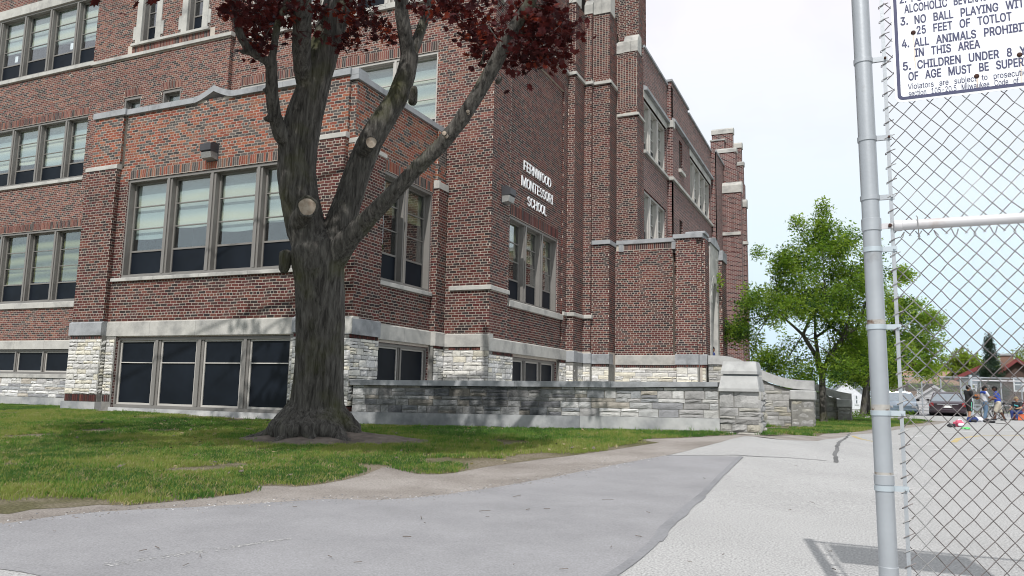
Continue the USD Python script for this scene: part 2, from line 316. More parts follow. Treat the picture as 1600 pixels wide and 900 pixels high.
# ---- windows
def win_bank(axis, c, u0, u1, z0, z1, n, rows=4, screens=1, blind='blind_mat', mull=.19, rec=.03, frame='frame_paint', dark=False, split=None, deep=2.2, drop=(.50, .64), notes=False, edge=.075):
    fr = [pbx(axis, c, u0, u1, z1-edge, z1, rec, .25), pbx(axis, c, u0, u1, z0, z0+edge, rec+.004, .252)]
    w = (u1-u0-2*edge*.75-(n-1)*mull)/n; spans = []
    fr += [pbx(axis, c, u0, u0+edge*.75, z0+edge, z1-edge, rec+.002, .25), pbx(axis, c, u1-edge*.75, u1, z0+edge, z1-edge, rec+.002, .25)]
    u = u0+edge*.75
    for i in range(n):
        spans.append((u, u+w)); u += w
        if i < n-1:
            m0, m1 = u, u+mull
            fr += [pbx(axis, c, m0, m1, z0+edge, z1-edge, rec+.03, .25), pbx(axis, c, m0+mull*.30, m1-mull*.30, z0+edge+.003, z1-edge-.003, rec-.004, rec+.028)]
            u += mull
    part('window_frame', cat(*fr), frame)
    for i, (a, b) in enumerate(spans):
        zb, zt = z0+edge, z1-edge; st = .045; d0, d1 = (.19, .235) if not dark else (.105, .150)
        sash = [pbx(axis, c, a, b, zb, zb+st, d0, d1), pbx(axis, c, a, b, zt-st, zt, d0, d1), pbx(axis, c, a, a+st, zb+st, zt-st, d0, d1), pbx(axis, c, b-st, b, zb+st, zt-st, d0, d1)]
        edges = np.linspace(zb+st, zt-st, rows+1) if split is None else np.array([zb+st, zb+st+split*(zt-zb-2*st), zt-st])
        for k, e in enumerate(edges[1:-1]):
            hw = .022 if (k == screens-1 and not dark) else .013
            sash.append(pbx(axis, c, a+st, b-st, e-hw, e+hw, d0+(.002 if not dark else -.01), d1-.004))
        wp = part('window', cat(*sash), frame if not dark else 'frame_light')
        for k in range(len(edges)-1):
            m = pbx(axis, c, a+st, b-st, edges[k]+.004, edges[k+1]-.004, d0+.023, d0+.029)
            if dark or k < screens: obj('insect_screen', m, 'screen_mesh', wp)
            else: obj('pane', m, 'pane_glass', wp)
        if not dark:
            f = rng.uniform(*drop); zl = zt-(zt-zb)*f
            uu = np.linspace(a, b, 9); zz = np.linspace(zl, zt, 9); U, Z = np.meshgrid(uu, zz)
            Dp = .30+.012*np.sin(Z*9+rng.uniform(0, 6))+.01*np.sin((U-a)/(b-a)*np.pi)*np.sin(Z*5); Zs = Z-.025*np.sin((U-a)/(b-a)*np.pi)*(1-(Z-zl)/(zt-zl))*rng.uniform(0, 2)
            V = P3(axis, c, U, Zs, Dp).reshape(-1, 3); q = np.arange(64); r, s = q//8, q % 8; o = r*9+s
            obj('blind', (V, np.stack([o, o+1, o+10, o+9], 1)), blind, wp, smooth=True)
            if notes and i % 2 == notes % 2:
                un = a+(b-a)*rng.uniform(.35, .7); zn = edges[1]+.12
                obj('paper_notice', pbx(axis, c, un, un+.17, zn, zn+.24, d0+.031, d0+.034), 'paper', wp)
    A = P3(axis, c, [u0, u1, u1, u0], [z0, z0, z1, z1], .255); B = P3(axis, c, [u0, u1, u1, u0], [z0, z0, z1, z1], deep)
    part('room_interior', (np.vstack([A, B]), np.array([[4, 5, 6, 7], [0, 1, 5, 4], [1, 2, 6, 5], [2, 3, 7, 6], [3, 0, 4, 7]])), 'room_dark')
def stone_run(name, axis, c, u0, u1, z0, z1, proud, piece=1.1, mat='limestone', slope=0.0, deep=.05, parent=None):
    """a band, sill or coping of squared stones butted end to end; slope: how far the top front edge leans back"""
    if axis == 'Y': u1 -= .004
    else: u0 += .004
    n = max(1, round((u1-u0)/piece)); e = np.linspace(u0, u1, n+1)
    for i in range(n):
        a, b = e[i]+(.003 if i else 0), e[i+1]-(.003 if i < n-1 else 0)
        ch = .006
        prof = [(deep, z0), (-proud+ch, z0), (-proud, z0+ch), (-proud, z1-max(slope*.6, ch)), (-proud+max(slope, ch), z1), (deep, z1)]
        V = np.vstack([P3(axis, c, np.full(6, uu), [p[1] for p in prof], [p[0] for p in prof]) for uu in (a, b)])
        F = [[j, (j+1) % 6, 6+(j+1) % 6, 6+j] for j in range(6)]
        T = [[0, 1, 2], [0, 2, 3], [0, 3, 4], [0, 4, 5], [6, 8, 7], [6, 9, 8], [6, 10, 9], [6, 11, 10]]
        v, f = arr((V, F)); part(name, (v, np.vstack([f, T])), mat, parent=parent)

# ---- rubble: individually shaped stones
STONE_TONES = np.array([(.60, .585, .54), (.55, .54, .515), (.63, .61, .55), (.50, .49, .47), (.61, .60, .58), (.60, .565, .47)])
DARK_TONES = np.array([(.25, .25, .245), (.185, .19, .195), (.30, .295, .28), (.21, .205, .20), (.34, .335, .325), (.24, .22, .19), (.15, .15, .155)])
def rubble(axis, c, u0, u1, z0, z1, seed, tones=STONE_TONES, hmin=.055, hmax=.165, lmin=.14, lmax=.50, holes=(), proud=.019):
    rg = np.random.default_rng(seed); out = []; z = z0
    while z < z1-.03:
        h = rg.uniform(hmin, hmax); h = z1-z if z1-(z+h) < hmin*.8 else h
        u = u0-rg.uniform(0, lmin*.5)
        while u < u1-.02:
            l = rg.uniform(lmin, lmax)*(1.0 if h < .13 else .8)
            if u1-(u+l) < lmin*.6: l = u1-u
            sub = [(z, z+h)] if h < .13 or rg.random() < .6 else [(z, z+h*(s_ := rg.uniform(.4, .6))), (z+h*s_, z+h)]
            for a, b in sub:
                ua, ub = max(u, u0), min(u+l, u1)
                for h0, h1, hz0, hz1 in holes:
                    if hz0 < (a+b)/2 < hz1:
                        if ua >= h0 and ub <= h1: ua = ub
                        elif ua < h0 < ub: ub = h0
                        elif ua < h1 < ub: ua = h1
                if ub-ua > .04: out.append(stone(axis, c, ua, ub, a, b, rg, tones, proud))
            u += l
        z += h
    return out
def stone(axis, c, u0, u1, z0, z1, rg, tones, proud):
    nu, nz = 5, 4; g = .006
    tl = rg.normal(0, .006, 4)
    U, Z = np.meshgrid(np.linspace(0, 1, nu), np.linspace(0, 1, nz))
    edge = (U == 0) | (U == 1) | (Z == 0) | (Z == 1)
    base = rg.uniform(.5, 1.1)*proud
    D = np.where(edge, -.35*base, -base*(1+rg.normal(0, .30, U.shape))-.3*base*rg.normal()*(U-.5)-.5*base*rg.normal()*(Z-.5))
    D = np.minimum(D, -.003)
    Uj = U+np.where(edge, 0, rg.normal(0, .05, U.shape)); Zj = Z+np.where(edge, 0, rg.normal(0, .06, U.shape))
    a0, a1 = u0+g+tl[0]*.5, u1-g+tl[1]*.5; b0, b1 = z0+g, z1-g
    uu = a0+(a1-a0)*Uj; zz = b0+(b1-b0)*Zj+(U-.5)*tl[2]*.7+np.where(edge, rg.normal(0, .003, U.shape), 0)
    front = P3(axis, c, uu, zz, D).reshape(-1, 3); ring = [i for i in range(nu)]+[nu*r+nu-1 for r in range(1, nz)]+[nu*(nz-1)+i for i in range(nu-2, -1, -1)]+[nu*r for r in range(nz-2, 0, -1)]
    bk = P3(axis, c, uu.reshape(-1)[ring], zz.reshape(-1)[ring], .02)
    q = [[r*nu+s, r*nu+s+1, (r+1)*nu+s+1, (r+1)*nu+s] for r in range(nz-1) for s in range(nu-1)]
    m = len(ring); q += [[ring[i], nu*nz+i, nu*nz+(i+1) % m, ring[(i+1) % m]] for i in range(m)]
    t = tones[rg.integers(0, len(tones))]*rg.uniform(.85, 1.12)
    return np.vstack([front, bk]), np.array(q), t
STONES = []
def put_stones(lst, parent, mat='rubble_mat'):
    for v, f, t in lst: obj('stone', (v, f), mat, parent, tone=np.repeat(t[None], len(v), 0))

# =================== bay (front plane Y 13.40, right plane X -9.70 / -9.85)
YB, YPl, YPu, XR, XP = 13.40, 13.26, 13.33, -9.85, -9.70
bw = (-16.80, -11.15, 2.58, 5.12); bb = (-16.72, -11.30, -.61, 1.10)
back('bay', 'Y', YB, -18.05, XR, -1.2, 1.49, [bb]); 
wall('bay', 'Y', YB, -17.09, XR, 1.49, 5.42, [bw], soft=[(bw[0], bw[1], 5.12, 5.38)])
wall('bay', 'Y', YB, -17.0, XR, 5.42, 6.84, pal='orange', soft=[])
# orange bricks begin a little above the windows
def recolour(g, f, pal):
    W = WALLS[g]; p = np.array(PAL[pal])
    for B, T in zip(W['boxes'], W['tone']):
        m = f(B[:, :4].mean(1)); n = m.sum()
        if n: T[m] = p[rng.integers(0, len(p), n)]*rng.uniform(.82, 1.2, (n, 1))
soldier('bay', 'Y', YB, bw[0], bw[1], 5.13, 5.37, 'orange')
for u0, u1, uc in ((-18.20, -17.09, -17.09), (-11.10, -10.01, -10.01)):
    wall('bay', 'Y', YPl, u0, u1, 1.49, 5.41, t=.3)
    wall('bay', 'Y', YPu, u0+.07, u1, 5.54, 6.84, pal='orange', t=.3)
    wall('bay', 'X', uc, YPl+.004, YB, 1.49, 5.41, t=.2); wall('bay', 'X', uc, YPu+.004, YB, 5.54, 6.84, pal='orange', t=.2)
    stone_run('offset_stone', 'Y', YPl, u0-.03, u1+.03, 5.41, 5.54, .02, 2, slope=.05, deep=.14)
wall('bay', 'Y', YB-.002, -10.01, XP, 1.49, 5.30, t=.2)
recolour('bay', lambda c: (c[:, 2] > 5.10) & (c[:, 1] > YPl+.03), 'orange')
rb = (14.45, 16.85, 2.42, 5.02); rbb = (14.47, 16.88, -.3, 1.02)
back('bay', 'X', XR, YB, 17.4, -1.2, 1.45, [rbb])
wall('bay', 'X', XR, YB, 17.4, 1.45, 6.74, [rb], soft=[(rb[0], rb[1], 5.02, 5.27), (YB, 14.40, 1.4, 5.3), (16.89, 17.36, 1.4, 5.14)], pal='orange')
soldier('bay', 'X', XR, rb[0], rb[1], 5.03, 5.26, 'orange')
wall('bay', 'X', XP, YB, 14.40, 1.46, 5.22, t=.15)
wall('bay', 'X', XP, 16.89, 17.36, 1.44, 5.14, t=.15); wall('bay', 'Y', 16.89, XR, XP, 1.44, 5.14, t=.1)
wall('bay', 'X', XP-.08, 16.93, 17.36, 5.36, 6.72, t=.07, pal='orange'); wall('bay', 'Y', 16.93, XR, XP-.08, 5.36, 6.72, t=.1, pal='orange')
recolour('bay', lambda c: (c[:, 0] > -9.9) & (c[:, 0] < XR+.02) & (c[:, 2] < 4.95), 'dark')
stone_run('offset_stone', 'X', XP, YB-.02, 14.43, 5.22, 5.36, .02, 3, slope=.09, deep=.14)
stone_run('offset_stone', 'Y', YB, -10.04, XP+.016, 5.30, 5.44, .02, 3, slope=.06, deep=.1)
stone_run('offset_stone', 'X', XP, 16.86, 17.38, 5.14, 5.36, .02, 3, slope=.08, deep=.14)
stone_run('offset_stone', 'Y', 16.89, XR, XP, 5.14, 5.36, .02, 3, slope=.04, deep=.1)
win_bank('Y', YB, *bw, 4); win_bank('Y', YB, *bb, 4, dark=True, split=.66, rec=.05, mull=.22)
win_bank('X', XR, *rb, 2, rec=.02, blind='blind_olive', drop=(.3, .5)); win_bank('X', XR, *rbb, 2, dark=True, rows=1, rec=.05, mull=.14)
stone_run('sill', 'Y', YB, -17.05, -11.10, 2.49, 2.58, .07, 1.4, slope=.02, deep=.1)
stone_run('sill', 'X', XR, 14.40, 17.22-.36, 2.32, 2.42, .07, 1.2, slope=.02, deep=.1)
stone_run('stone_band', 'Y', YB, -17.06, -11.13, 1.12, 1.49, .035, 1.5, slope=.05)
for u0, u1 in ((-18.24, -17.06), (-11.13, -9.98)):
    stone_run('stone_band', 'Y', YPl, u0, u1, 1.14, 1.49, .05, 1.3, 'limestone_grey', slope=.07, deep=.2)
stone_run('stone_band', 'Y', YB, -9.98, XP+.046, 1.11, 1.48, .05, 1.3, slope=.05, deep=.2)
stone_run('stone_band', 'X', XP, YB-.05, 14.42, 1.10, 1.46, .05, 1.3, 'limestone_grey', slope=.05, deep=.2)
stone_run('stone_band', 'X', XR, 14.42, 16.87, 1.08, 1.44, .06, 1.25, slope=.05, deep=.2)
stone_run('stone_band', 'X', XP, 16.87, 17.36, 1.07, 1.43, .05, 1.3, slope=.05, deep=.2)
# stone basement: backing wall, soldier rows, individually set stones
sb_ = [pbx('Y', YPl-.04, -18.22, -17.05, -1.2, 1.14, .03, .3), pbx('Y', YPl-.04, -11.12, -9.99, -1.2, 1.14, .03, .3), pbx('X', XP, YB-.03, 14.44, -1.2, 1.10, .03, .3),
       pbx('X', XP, 16.90, 17.40, -1.2, 1.07, .03, .3), pbx('Y', YB, -17.05, -16.72, -1.2, 1.12, -.02, .2), pbx('Y', YB, -11.30, -11.12, -1.2, 1.12, -.02, .2), pbx('Y', YB, -9.99, XP-.03, -1.2, 1.1, -.02, .2)]
SBl = [part('stone_basement', m, 'stone_joint') for m in sb_]; SB = SBl[0]
for g, (ax, c, a, b, zt, zb) in enumerate((('Y', YPl-.03, -18.20, -17.06, 1.04, -.31), ('Y', YB-.03, -17.03, -16.75, 1.04, -.31), ('Y', YB-.03, -11.28, -11.14, 1.04, -.31), ('Y', YPl-.03, -11.10, -10.0, 1.04, -.31),
                                   ('Y', YB-.04, -9.98, XP+.01, 1.02, -.40), ('X', XP+.004, YB-.03, 14.42, 1.02, -.40), ('X', XP+.012, 16.90, 17.38, 1.0, -.4), ('X', -17.06, YPl-.02, YB, 1.04, -.31))):
    put_stones(rubble(ax, c, a, b, zb, zt, 40+g, lmin=.12 if b-a < .6 else .18, lmax=.45), SBl[(0, 4, 5, 1, 6, 2, 3, 0)[g]])
    soldier('bay', ax, c+(.02 if ax == 'Y' else -.02), a, b, zt+.01, zt+.085)
    if c > -17 and ax == 'Y' and a < -9.9: soldier('bay', ax, c+.012, a, b, zb-.18, zb-.01)
lay('bay', 'Y', YB-.03, -9.98, XP, -.66, -.42); lay('bay', 'X', XP+.004, YB-.03, 14.42, -.66, -.42)
part('concrete_plinth', cat(pbx('Y', YB, -16.75, -11.27, -1.3, -.61, -.05, .2), pbx('Y', YPl, -18.26, -17.03, -1.3, -.50, -.07, .2), pbx('Y', YPl, -11.13, -9.97, -1.3, -.5, -.07, .2), pbx('Y', YB, -9.97, XP+.04, -1.3, -.67, -.06, .2)), 'concrete')
# copings
stone_run('coping', 'Y', YPu, -18.18, -16.98, 6.845, 7.01, .05, 1.3, 'limestone_grey', deep=.3)
stone_run('coping', 'Y', YB, -16.98, -14.66, 6.845, 6.99, .07, .8, 'limestone_grey', deep=.3)
xs = np.linspace(-14.66, -13.42, 17); t_ = np.abs(xs+14.04)/.62
low = 6.845+np.where(t_ < 1, .22*(1-np.clip(t_, 0, 1))**1.4, 0); low[0] = low[-1] = 6.845
poly = list(zip(xs, low))+list(zip(xs[::-1], (low+.15)[::-1]))
part('coping', prism(poly, YB-.07, YB+.3, 'y'), 'limestone_grey', label='coping stone rising to an ogee point')
stone_run('coping', 'Y', YB, -13.42, -11.14, 6.845, 6.99, .07, .8, 'limestone_grey', deep=.3)
stone_run('coping', 'Y', YPu, -11.14, -9.97, 6.845, 7.0, .05, 1.3, 'limestone_grey', deep=.3)
stone_run('coping', 'Y', YB, -9.97, XR+.07, 6.845, 6.99, .07, 1.3, 'limestone_grey', deep=.3)
back('bay', 'Y', YB, -14.6, -13.48, 6.84, 6.9); soldier('bay', 'Y', YB-.004, -14.30, -13.78, 6.845, 6.90, 'orange')
stone_run('coping', 'X', XR, YB-.07, 17.38, 6.74, 6.88, .07, .85, 'limestone_grey', deep=.3)
part('bay_roof', bx(-18.0, YB+.28, 6.5, XR-.28, 17.38, 6.6), 'roofing')

# =================== main front wall (Y 17.40) left of the bay
YM, XS = 17.40, -8.43
w1, w2, w3, w4 = (-30.97, -23.82, 11.13, 13.66), (-30.97, -23.82, 6.97, 9.21), (-30.97, -23.82, 2.66, 5.22), (-30.97, -23.86, .21, 1.05)
wall('main', 'Y', YM, -31.4, -18.0, 1.35, 6.8, [w3], pal='main', soft=[(w3[0], w3[1], 5.22, 5.46)])
wall('main', 'Y', YM, -31.4, -23.80, 6.8, 15.4, [w1, w2], pal='main', soft=[(w2[0], w2[1], 9.21, 9.45), (-31.4, -23.8, 13.66, 14.02)])
back('main', 'Y', YM, -31.4, -18.0, -1.2, 1.35, [w4])
soldier('main', 'Y', YM, w3[0], w3[1], 5.23, 5.45, 'main'); soldier('main', 'Y', YM, w2[0], w2[1], 9.22, 9.44, 'main')
win_bank('Y', YM, *w1, 5, notes=1, drop=(.5, .62)); win_bank('Y', YM, *w2, 5, notes=0, drop=(.6, .75)); win_bank('Y', YM, *w3, 5, blind='blind_olive', drop=(.7, .76)); win_bank('Y', YM, *w4, 5, dark=True, rows=1, rec=.05, mull=.16)
stone_run('lintel', 'Y', YM, -31.4, -23.80, 13.66, 14.02, .03, 1.43)
stone_run('sill', 'Y', YM, -31.4, -23.82, 10.98, 11.13, .08, 1.4, slope=.03, deep=.1)
stone_run('sill', 'Y', YM, -31.4, -23.82, 6.85, 6.97, .07, 1.4, slope=.03, deep=.1)
stone_run('sill', 'Y', YM, -31.4, -23.82, 2.46, 2.66, .06, 1.4, slope=.03, deep=.1)
stone_run('stone_band', 'Y', YM, -31.4, -23.60, 1.05, 1.35, .03, 1.45, slope=.04)
stone_run('sill', 'Y', YM, -31.4, -23.80, .08, .21, .07, 1.4, slope=.02, deep=.1)
SBL = part('stone_basement', pbx('Y', YM, -31.4, -23.0, -1.2, .08, -.02, .1), 'stone_joint')
put_stones(rubble('Y', YM-.02, -29.6, -23.2, -.56, .075, 61, DARK_TONES*1.9, hmin=.08, hmax=.17, lmin=.25, lmax=.75, proud=.022), SBL)
part('concrete_plinth', pbx('Y', YM, -31.4, -23.0, -1.3, -.57, -.06, .1), 'concrete')
# pavilion with the two narrow stone-framed windows
YV = 17.25
def zY(y, x): return onY(x, y, YV)[2]
n1, n2 = (-22.18, -21.37, 8.35, 9.48), (-20.42, -19.58, 8.35, 9.48)
t1, t2 = (-21.87, -20.70, 11.32, 14.6), (-19.78, -18.62, 11.32, 14.6)
wall('main', 'Y', YV, -23.87, -17.60, 6.0, 15.4, [n1, n2, t1, t2], pal='main', t=.3,
     soft=[(n1[0], n1[1], 9.48, 9.76), (n2[0], n2[1], 9.48, 9.76), (-23.9, -17.5, 10.86, 11.0), (-22.2, -18.3, 11.0, 11.32)])
for n in (n1, n2):
    soldier('main', 'Y', YV, n[0], n[1], 9.49, 9.75, 'main'); win_bank('Y', YV, *n, 1, rows=2, screens=0, edge=.1, drop=(.2, .4))
for t in (t1, t2):
    win_bank('Y', YV, t[0]+.25, t[1]-.25, t[2], t[3], 1, rows=6, screens=1, edge=.06, notes=True, drop=(.4, .5))
    for s, (a, b) in enumerate(((t[0], t[0]+.25), (t[1]-.25, t[1]))):
        stone_run('window_surround', 'Y', YV, a, b, t[2], t[3], .03, 2, deep=.16)
        k = a-.12 if s == 0 else b
        stone_run('quoin', 'Y', YV, k, k+.12, t[2]+.15, t[2]+.62, .028, 2, deep=.1)
stone_run('sill', 'Y', YV, -22.0, -18.5, 11.24, 11.33, .09, 1.8, deep=.1)
soldier('main', 'Y', YV, -22.0, -18.5, 11.01, 11.23, 'main')
stone_run('string_course', 'Y', YV, -23.9, -17.52, 10.86, 11.0, .08, 1.3, slope=.05, deep=.1)
wall('main', 'X', -17.60, YV+.004, YM, 6.0, 15.4, pal='main', t=.1)
# main front above and right of the bay
w5, w6 = (-17.24, -10.16, 6.65, 9.20), (-16.97, -10.72, 10.86, 13.5)
wall('main', 'Y', YM, -17.6, -9.85, 6.5, 15.4, [w5, w6], pal='main', soft=[(w5[0], w5[1], 9.20, 9.46), (-17.1, -10.6, 10.70, 10.86)])
wall('main', 'Y', YM, -9.85, XS, 6.5, 15.4, [(w5[1]-1, w5[1], w5[2], w5[3])] if w5[1] > -9.85 else [], pal='main')
wall('main', 'Y', YM, -9.95, XS, 1.38, 6.5, pal='dark', back_z=(-1.2, 6.5), soft=[(-9.6, XS, 2.52, 2.64)])
soldier('main', 'Y', YM, w5[0], w5[1], 9.21, 9.45, 'main')
win_bank('Y', YM, *w5, 5, frame='frame_light', drop=(.7, .9)); win_bank('Y', YM, *w6, 5, frame='frame_light', drop=(.4, .6))
stone_run('sill', 'Y', YM, -17.12, -10.6, 10.70, 10.86, .08, 1.4, slope=.03, deep=.1)
stone_run('string_course', 'Y', YM, -9.56, XS+.066, 2.52, 2.64, .07, 1.5, slope=.04, deep=.1)
stone_run('stone_band', 'Y', YM, -9.65, XS+.046, 1.06, 1.40, .05, 1.3, slope=.05, deep=.2)
for u0, u1, z in ((-9.55, XS, .98),):
    soldier('main', 'Y', YM-.02, u0, u1, z, z+.075)

# =================== side wall with the lettering (X -8.43)
sw, sbw = (18.70, 22.40, 2.40, 4.75), (18.90, 22.40, -.3, .90)
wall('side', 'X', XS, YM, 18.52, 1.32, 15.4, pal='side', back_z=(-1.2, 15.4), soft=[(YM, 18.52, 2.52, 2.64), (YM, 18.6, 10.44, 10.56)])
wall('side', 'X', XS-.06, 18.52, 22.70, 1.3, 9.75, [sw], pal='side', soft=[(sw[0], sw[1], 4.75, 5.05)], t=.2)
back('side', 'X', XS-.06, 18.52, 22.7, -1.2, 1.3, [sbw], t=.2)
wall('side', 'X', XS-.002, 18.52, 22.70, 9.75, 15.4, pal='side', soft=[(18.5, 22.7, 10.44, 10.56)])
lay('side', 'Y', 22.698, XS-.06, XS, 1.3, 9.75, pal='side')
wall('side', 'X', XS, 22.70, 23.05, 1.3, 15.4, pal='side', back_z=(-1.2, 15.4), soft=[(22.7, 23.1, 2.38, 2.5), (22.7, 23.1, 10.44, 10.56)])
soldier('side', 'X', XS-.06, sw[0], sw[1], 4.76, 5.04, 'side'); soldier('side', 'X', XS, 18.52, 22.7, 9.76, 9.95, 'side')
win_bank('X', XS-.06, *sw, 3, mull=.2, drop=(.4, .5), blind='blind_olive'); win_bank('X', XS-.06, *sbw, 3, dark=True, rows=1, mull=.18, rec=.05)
stone_run('sill', 'X', XS-.06, 18.56, 22.66, 2.22, 2.40, .12, 1.35, slope=.04, deep=.1)
stone_run('string_course', 'X', XS, YM-.066, 18.52, 2.52, 2.64, .07, 1.2, slope=.04, deep=.1)
stone_run('string_course', 'X', XS, YM-.07, 23.05, 10.44, 10.56, .07, 1.2, slope=.04, deep=.1)
stone_run('string_course', 'X', XS, 22.70, 23.0, 2.38, 2.50, .07, 1.2, slope=.04, deep=.1)
stone_run('stone_band', 'X', XS, YM-.046, 23.0, .97, 1.31, .05, 1.3, slope=.05, deep=.2)
SBS = [part('stone_basement', m, 'stone_joint') for m in (pbx('Y', YM, -9.9, XS+.026, -1.2, 1.0, -.02, .2), pbx('X', XS, YM-.024, 18.88, -1.2, .88, -.03, .2), pbx('X', XS, 22.42, 23.05, -1.2, .88, -.03, .2))]
put_stones(rubble('Y', YM-.03, -9.68, XS+.03, -.15, .97, 71, lmax=.5), SBS[0]); put_stones(rubble('X', XS+.03, YM-.02, 18.86, -.15, .87, 72, lmax=.5), SBS[1]); put_stones(rubble('X', XS+.03, 22.44, 23.02, -.15, .87, 73, lmin=.15, lmax=.4), SBS[2])
soldier('side', 'X', XS+.02, YM, 18.88, .885, .96); soldier('side', 'X', XS+.02, 22.42, 23.0, .885, .96)
# =================== stepped buttresses of the entrance tower
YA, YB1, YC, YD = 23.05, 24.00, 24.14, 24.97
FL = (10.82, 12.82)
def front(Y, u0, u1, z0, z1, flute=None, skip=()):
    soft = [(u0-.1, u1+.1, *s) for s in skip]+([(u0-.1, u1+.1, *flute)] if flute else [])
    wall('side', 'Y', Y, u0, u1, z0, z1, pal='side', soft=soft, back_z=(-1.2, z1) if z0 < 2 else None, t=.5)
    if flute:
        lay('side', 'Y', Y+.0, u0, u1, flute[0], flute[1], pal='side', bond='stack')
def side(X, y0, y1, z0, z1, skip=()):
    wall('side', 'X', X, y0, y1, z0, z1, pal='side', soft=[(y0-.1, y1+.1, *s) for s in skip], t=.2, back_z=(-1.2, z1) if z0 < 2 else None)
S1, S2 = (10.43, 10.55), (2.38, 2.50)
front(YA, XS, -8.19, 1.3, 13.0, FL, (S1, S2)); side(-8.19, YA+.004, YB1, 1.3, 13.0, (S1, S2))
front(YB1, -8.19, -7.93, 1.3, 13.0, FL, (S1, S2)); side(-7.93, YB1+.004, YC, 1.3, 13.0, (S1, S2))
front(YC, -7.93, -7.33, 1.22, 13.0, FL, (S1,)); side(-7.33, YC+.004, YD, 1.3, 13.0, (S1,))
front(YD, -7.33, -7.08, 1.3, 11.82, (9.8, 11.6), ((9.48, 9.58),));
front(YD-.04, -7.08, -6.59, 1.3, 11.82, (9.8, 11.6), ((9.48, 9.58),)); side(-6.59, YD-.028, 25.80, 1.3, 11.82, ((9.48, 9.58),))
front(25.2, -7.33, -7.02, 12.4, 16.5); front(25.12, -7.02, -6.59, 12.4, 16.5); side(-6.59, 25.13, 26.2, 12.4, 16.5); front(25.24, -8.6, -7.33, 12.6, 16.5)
for Y, u0, u1, mat in ((YA, XS+.0, -8.12, 'limestone'), (YB1, -8.12, -7.86, 'limestone'), (YC, -7.86, -7.26, 'limestone')):
    stone_run('string_course', 'Y', Y, u0, u1, *S1, .07, 2, slope=.04, deep=.1)
stone_run('string_course', 'X', -8.19, YA-.066, YB1-.07, *S1, .07, 2, slope=.04, deep=.1); stone_run('string_course', 'X', -7.33, YC-.07, YD-.07, *S1, .07, 2, slope=.04, deep=.1)
stone_run('string_course', 'Y', YD, -7.30, -7.08, 9.50, 9.60, .05, 2, slope=.04, deep=.1); stone_run('string_course', 'Y', YD-.04, -7.08, -6.52, 9.48, 9.58, .07, 2, slope=.04, deep=.1); stone_run('string_course', 'X', -6.59, YD-.11, 25.8, 9.48, 9.58, .07, 2, slope=.04, deep=.1)
stone_run('string_course', 'Y', YA, XS, -8.12, *S2, .07, 2, slope=.04, deep=.1); stone_run('string_course', 'X', -8.19, YA-.07, YB1-.07, *S2, .07, 2, slope=.04, deep=.1); stone_run('string_course', 'Y', YB1, -8.12, -7.86, *S2, .07, 2, slope=.04, deep=.1)
def cap(x0, x1, Y, z0, z1, back_=.5, lean=.18, name='buttress_cap', ov=.03):
    prof = [(Y-ov, z0), (Y-ov, z0+(z1-z0)*.55), (Y+lean, z1), (Y+back_, z1), (Y+back_, z0)]
    part(name, prism(prof, x0-ov*.3, x1+ov, 'x'), 'limestone')
cap(XS, -8.19, YA, 13.0, 13.9); cap(-8.19, -7.93, YB1, 13.0, 13.6); cap(-7.93, -7.65, YC, 13.0, 14.0); cap(-7.617, -7.33, YC, 13.0, 14.0)
cap(-7.33, -7.10, YD, 11.82, 12.35); cap(-7.06, -6.83, YD-.04, 11.82, 12.5); cap(-6.80, -6.59, YD-.04, 11.82, 12.5)
# =================== entrance block
ZP, XPf = (1.22, 4.86), -4.27
wall('side', 'Y', YC-.004, -7.86, -7.34, 1.22, 4.86, pal='side', back_z=(-1.2, 4.86), t=.5); wall('side', 'X', -7.34, YC+.004, 24.85, 1.22, 4.86, pal='side', back_z=(-1.2, 4.86), t=.2)
wall('side', 'Y', 25.15, -5.6, -5.10, 1.22, 4.95, pal='side', t=.1); wall('side', 'Y', 24.85, -7.34, -5.385, 1.22, 4.95, pal='side', back_z=(-1.2, 4.95), soft=[(-7.3, -5.2, 4.74, 4.95)], t=.3); soldier('side', 'Y', 24.85, -7.02, -5.42, 4.75, 4.94, 'side')
wall('side', 'Y', 24.30, -5.16, -4.51, 1.22, 4.93, pal='side', back_z=(-1.2, 4.93), t=.7); wall('side', 'X', -4.51, 24.31, 24.40, 1.22, 4.93, pal='side', t=.3, back_z=(-1.2, 4.93))
wall('side', 'Y', 24.40, -4.51, -4.37, 1.22, 4.93, pal='side', back_z=(-1.2, 4.93), t=.4); wall('side', 'X', -4.37, 24.41, 24.50, 1.22, 4.93, pal='side', t=.3, back_z=(-1.2, 4.93))
wall('side', 'Y', 24.50, -4.37, XPf, 1.22, 4.93, pal='side', back_z=(-1.2, 4.93), t=.4); wall('side', 'X', XPf, 24.51, 25.22, 1.22, 4.93, pal='side', t=.4, back_z=(-1.2, 4.93))
stone_run('coping', 'Y', YC, -7.92, -7.28, 4.86, 5.0, .06, 2, 'limestone_grey', deep=.8); stone_run('coping', 'Y', 24.85, -7.28, -5.16, 4.95, 5.09, .05, 2.2, 'limestone_grey', deep=.4)
for u in (-7.20, -5.40): stone_run('drop_stone', 'Y', 24.85, u, u+.17, 4.70, 4.95, .04, 2, 'limestone_grey', deep=.1)
stone_run('coping', 'Y', 24.30, -5.24, -4.30, 4.93, 5.07, .06, 2, 'limestone_grey', deep=.9); stone_run('coping', 'Y', 24.36, -4.86, -4.24, 5.07, 5.16, .0, 2, 'limestone_grey', slope=.06, deep=.8)
part('block_roof', bx(-7.3, 24.9, 4.6, -4.5, 29.0, 4.7), 'roofing')
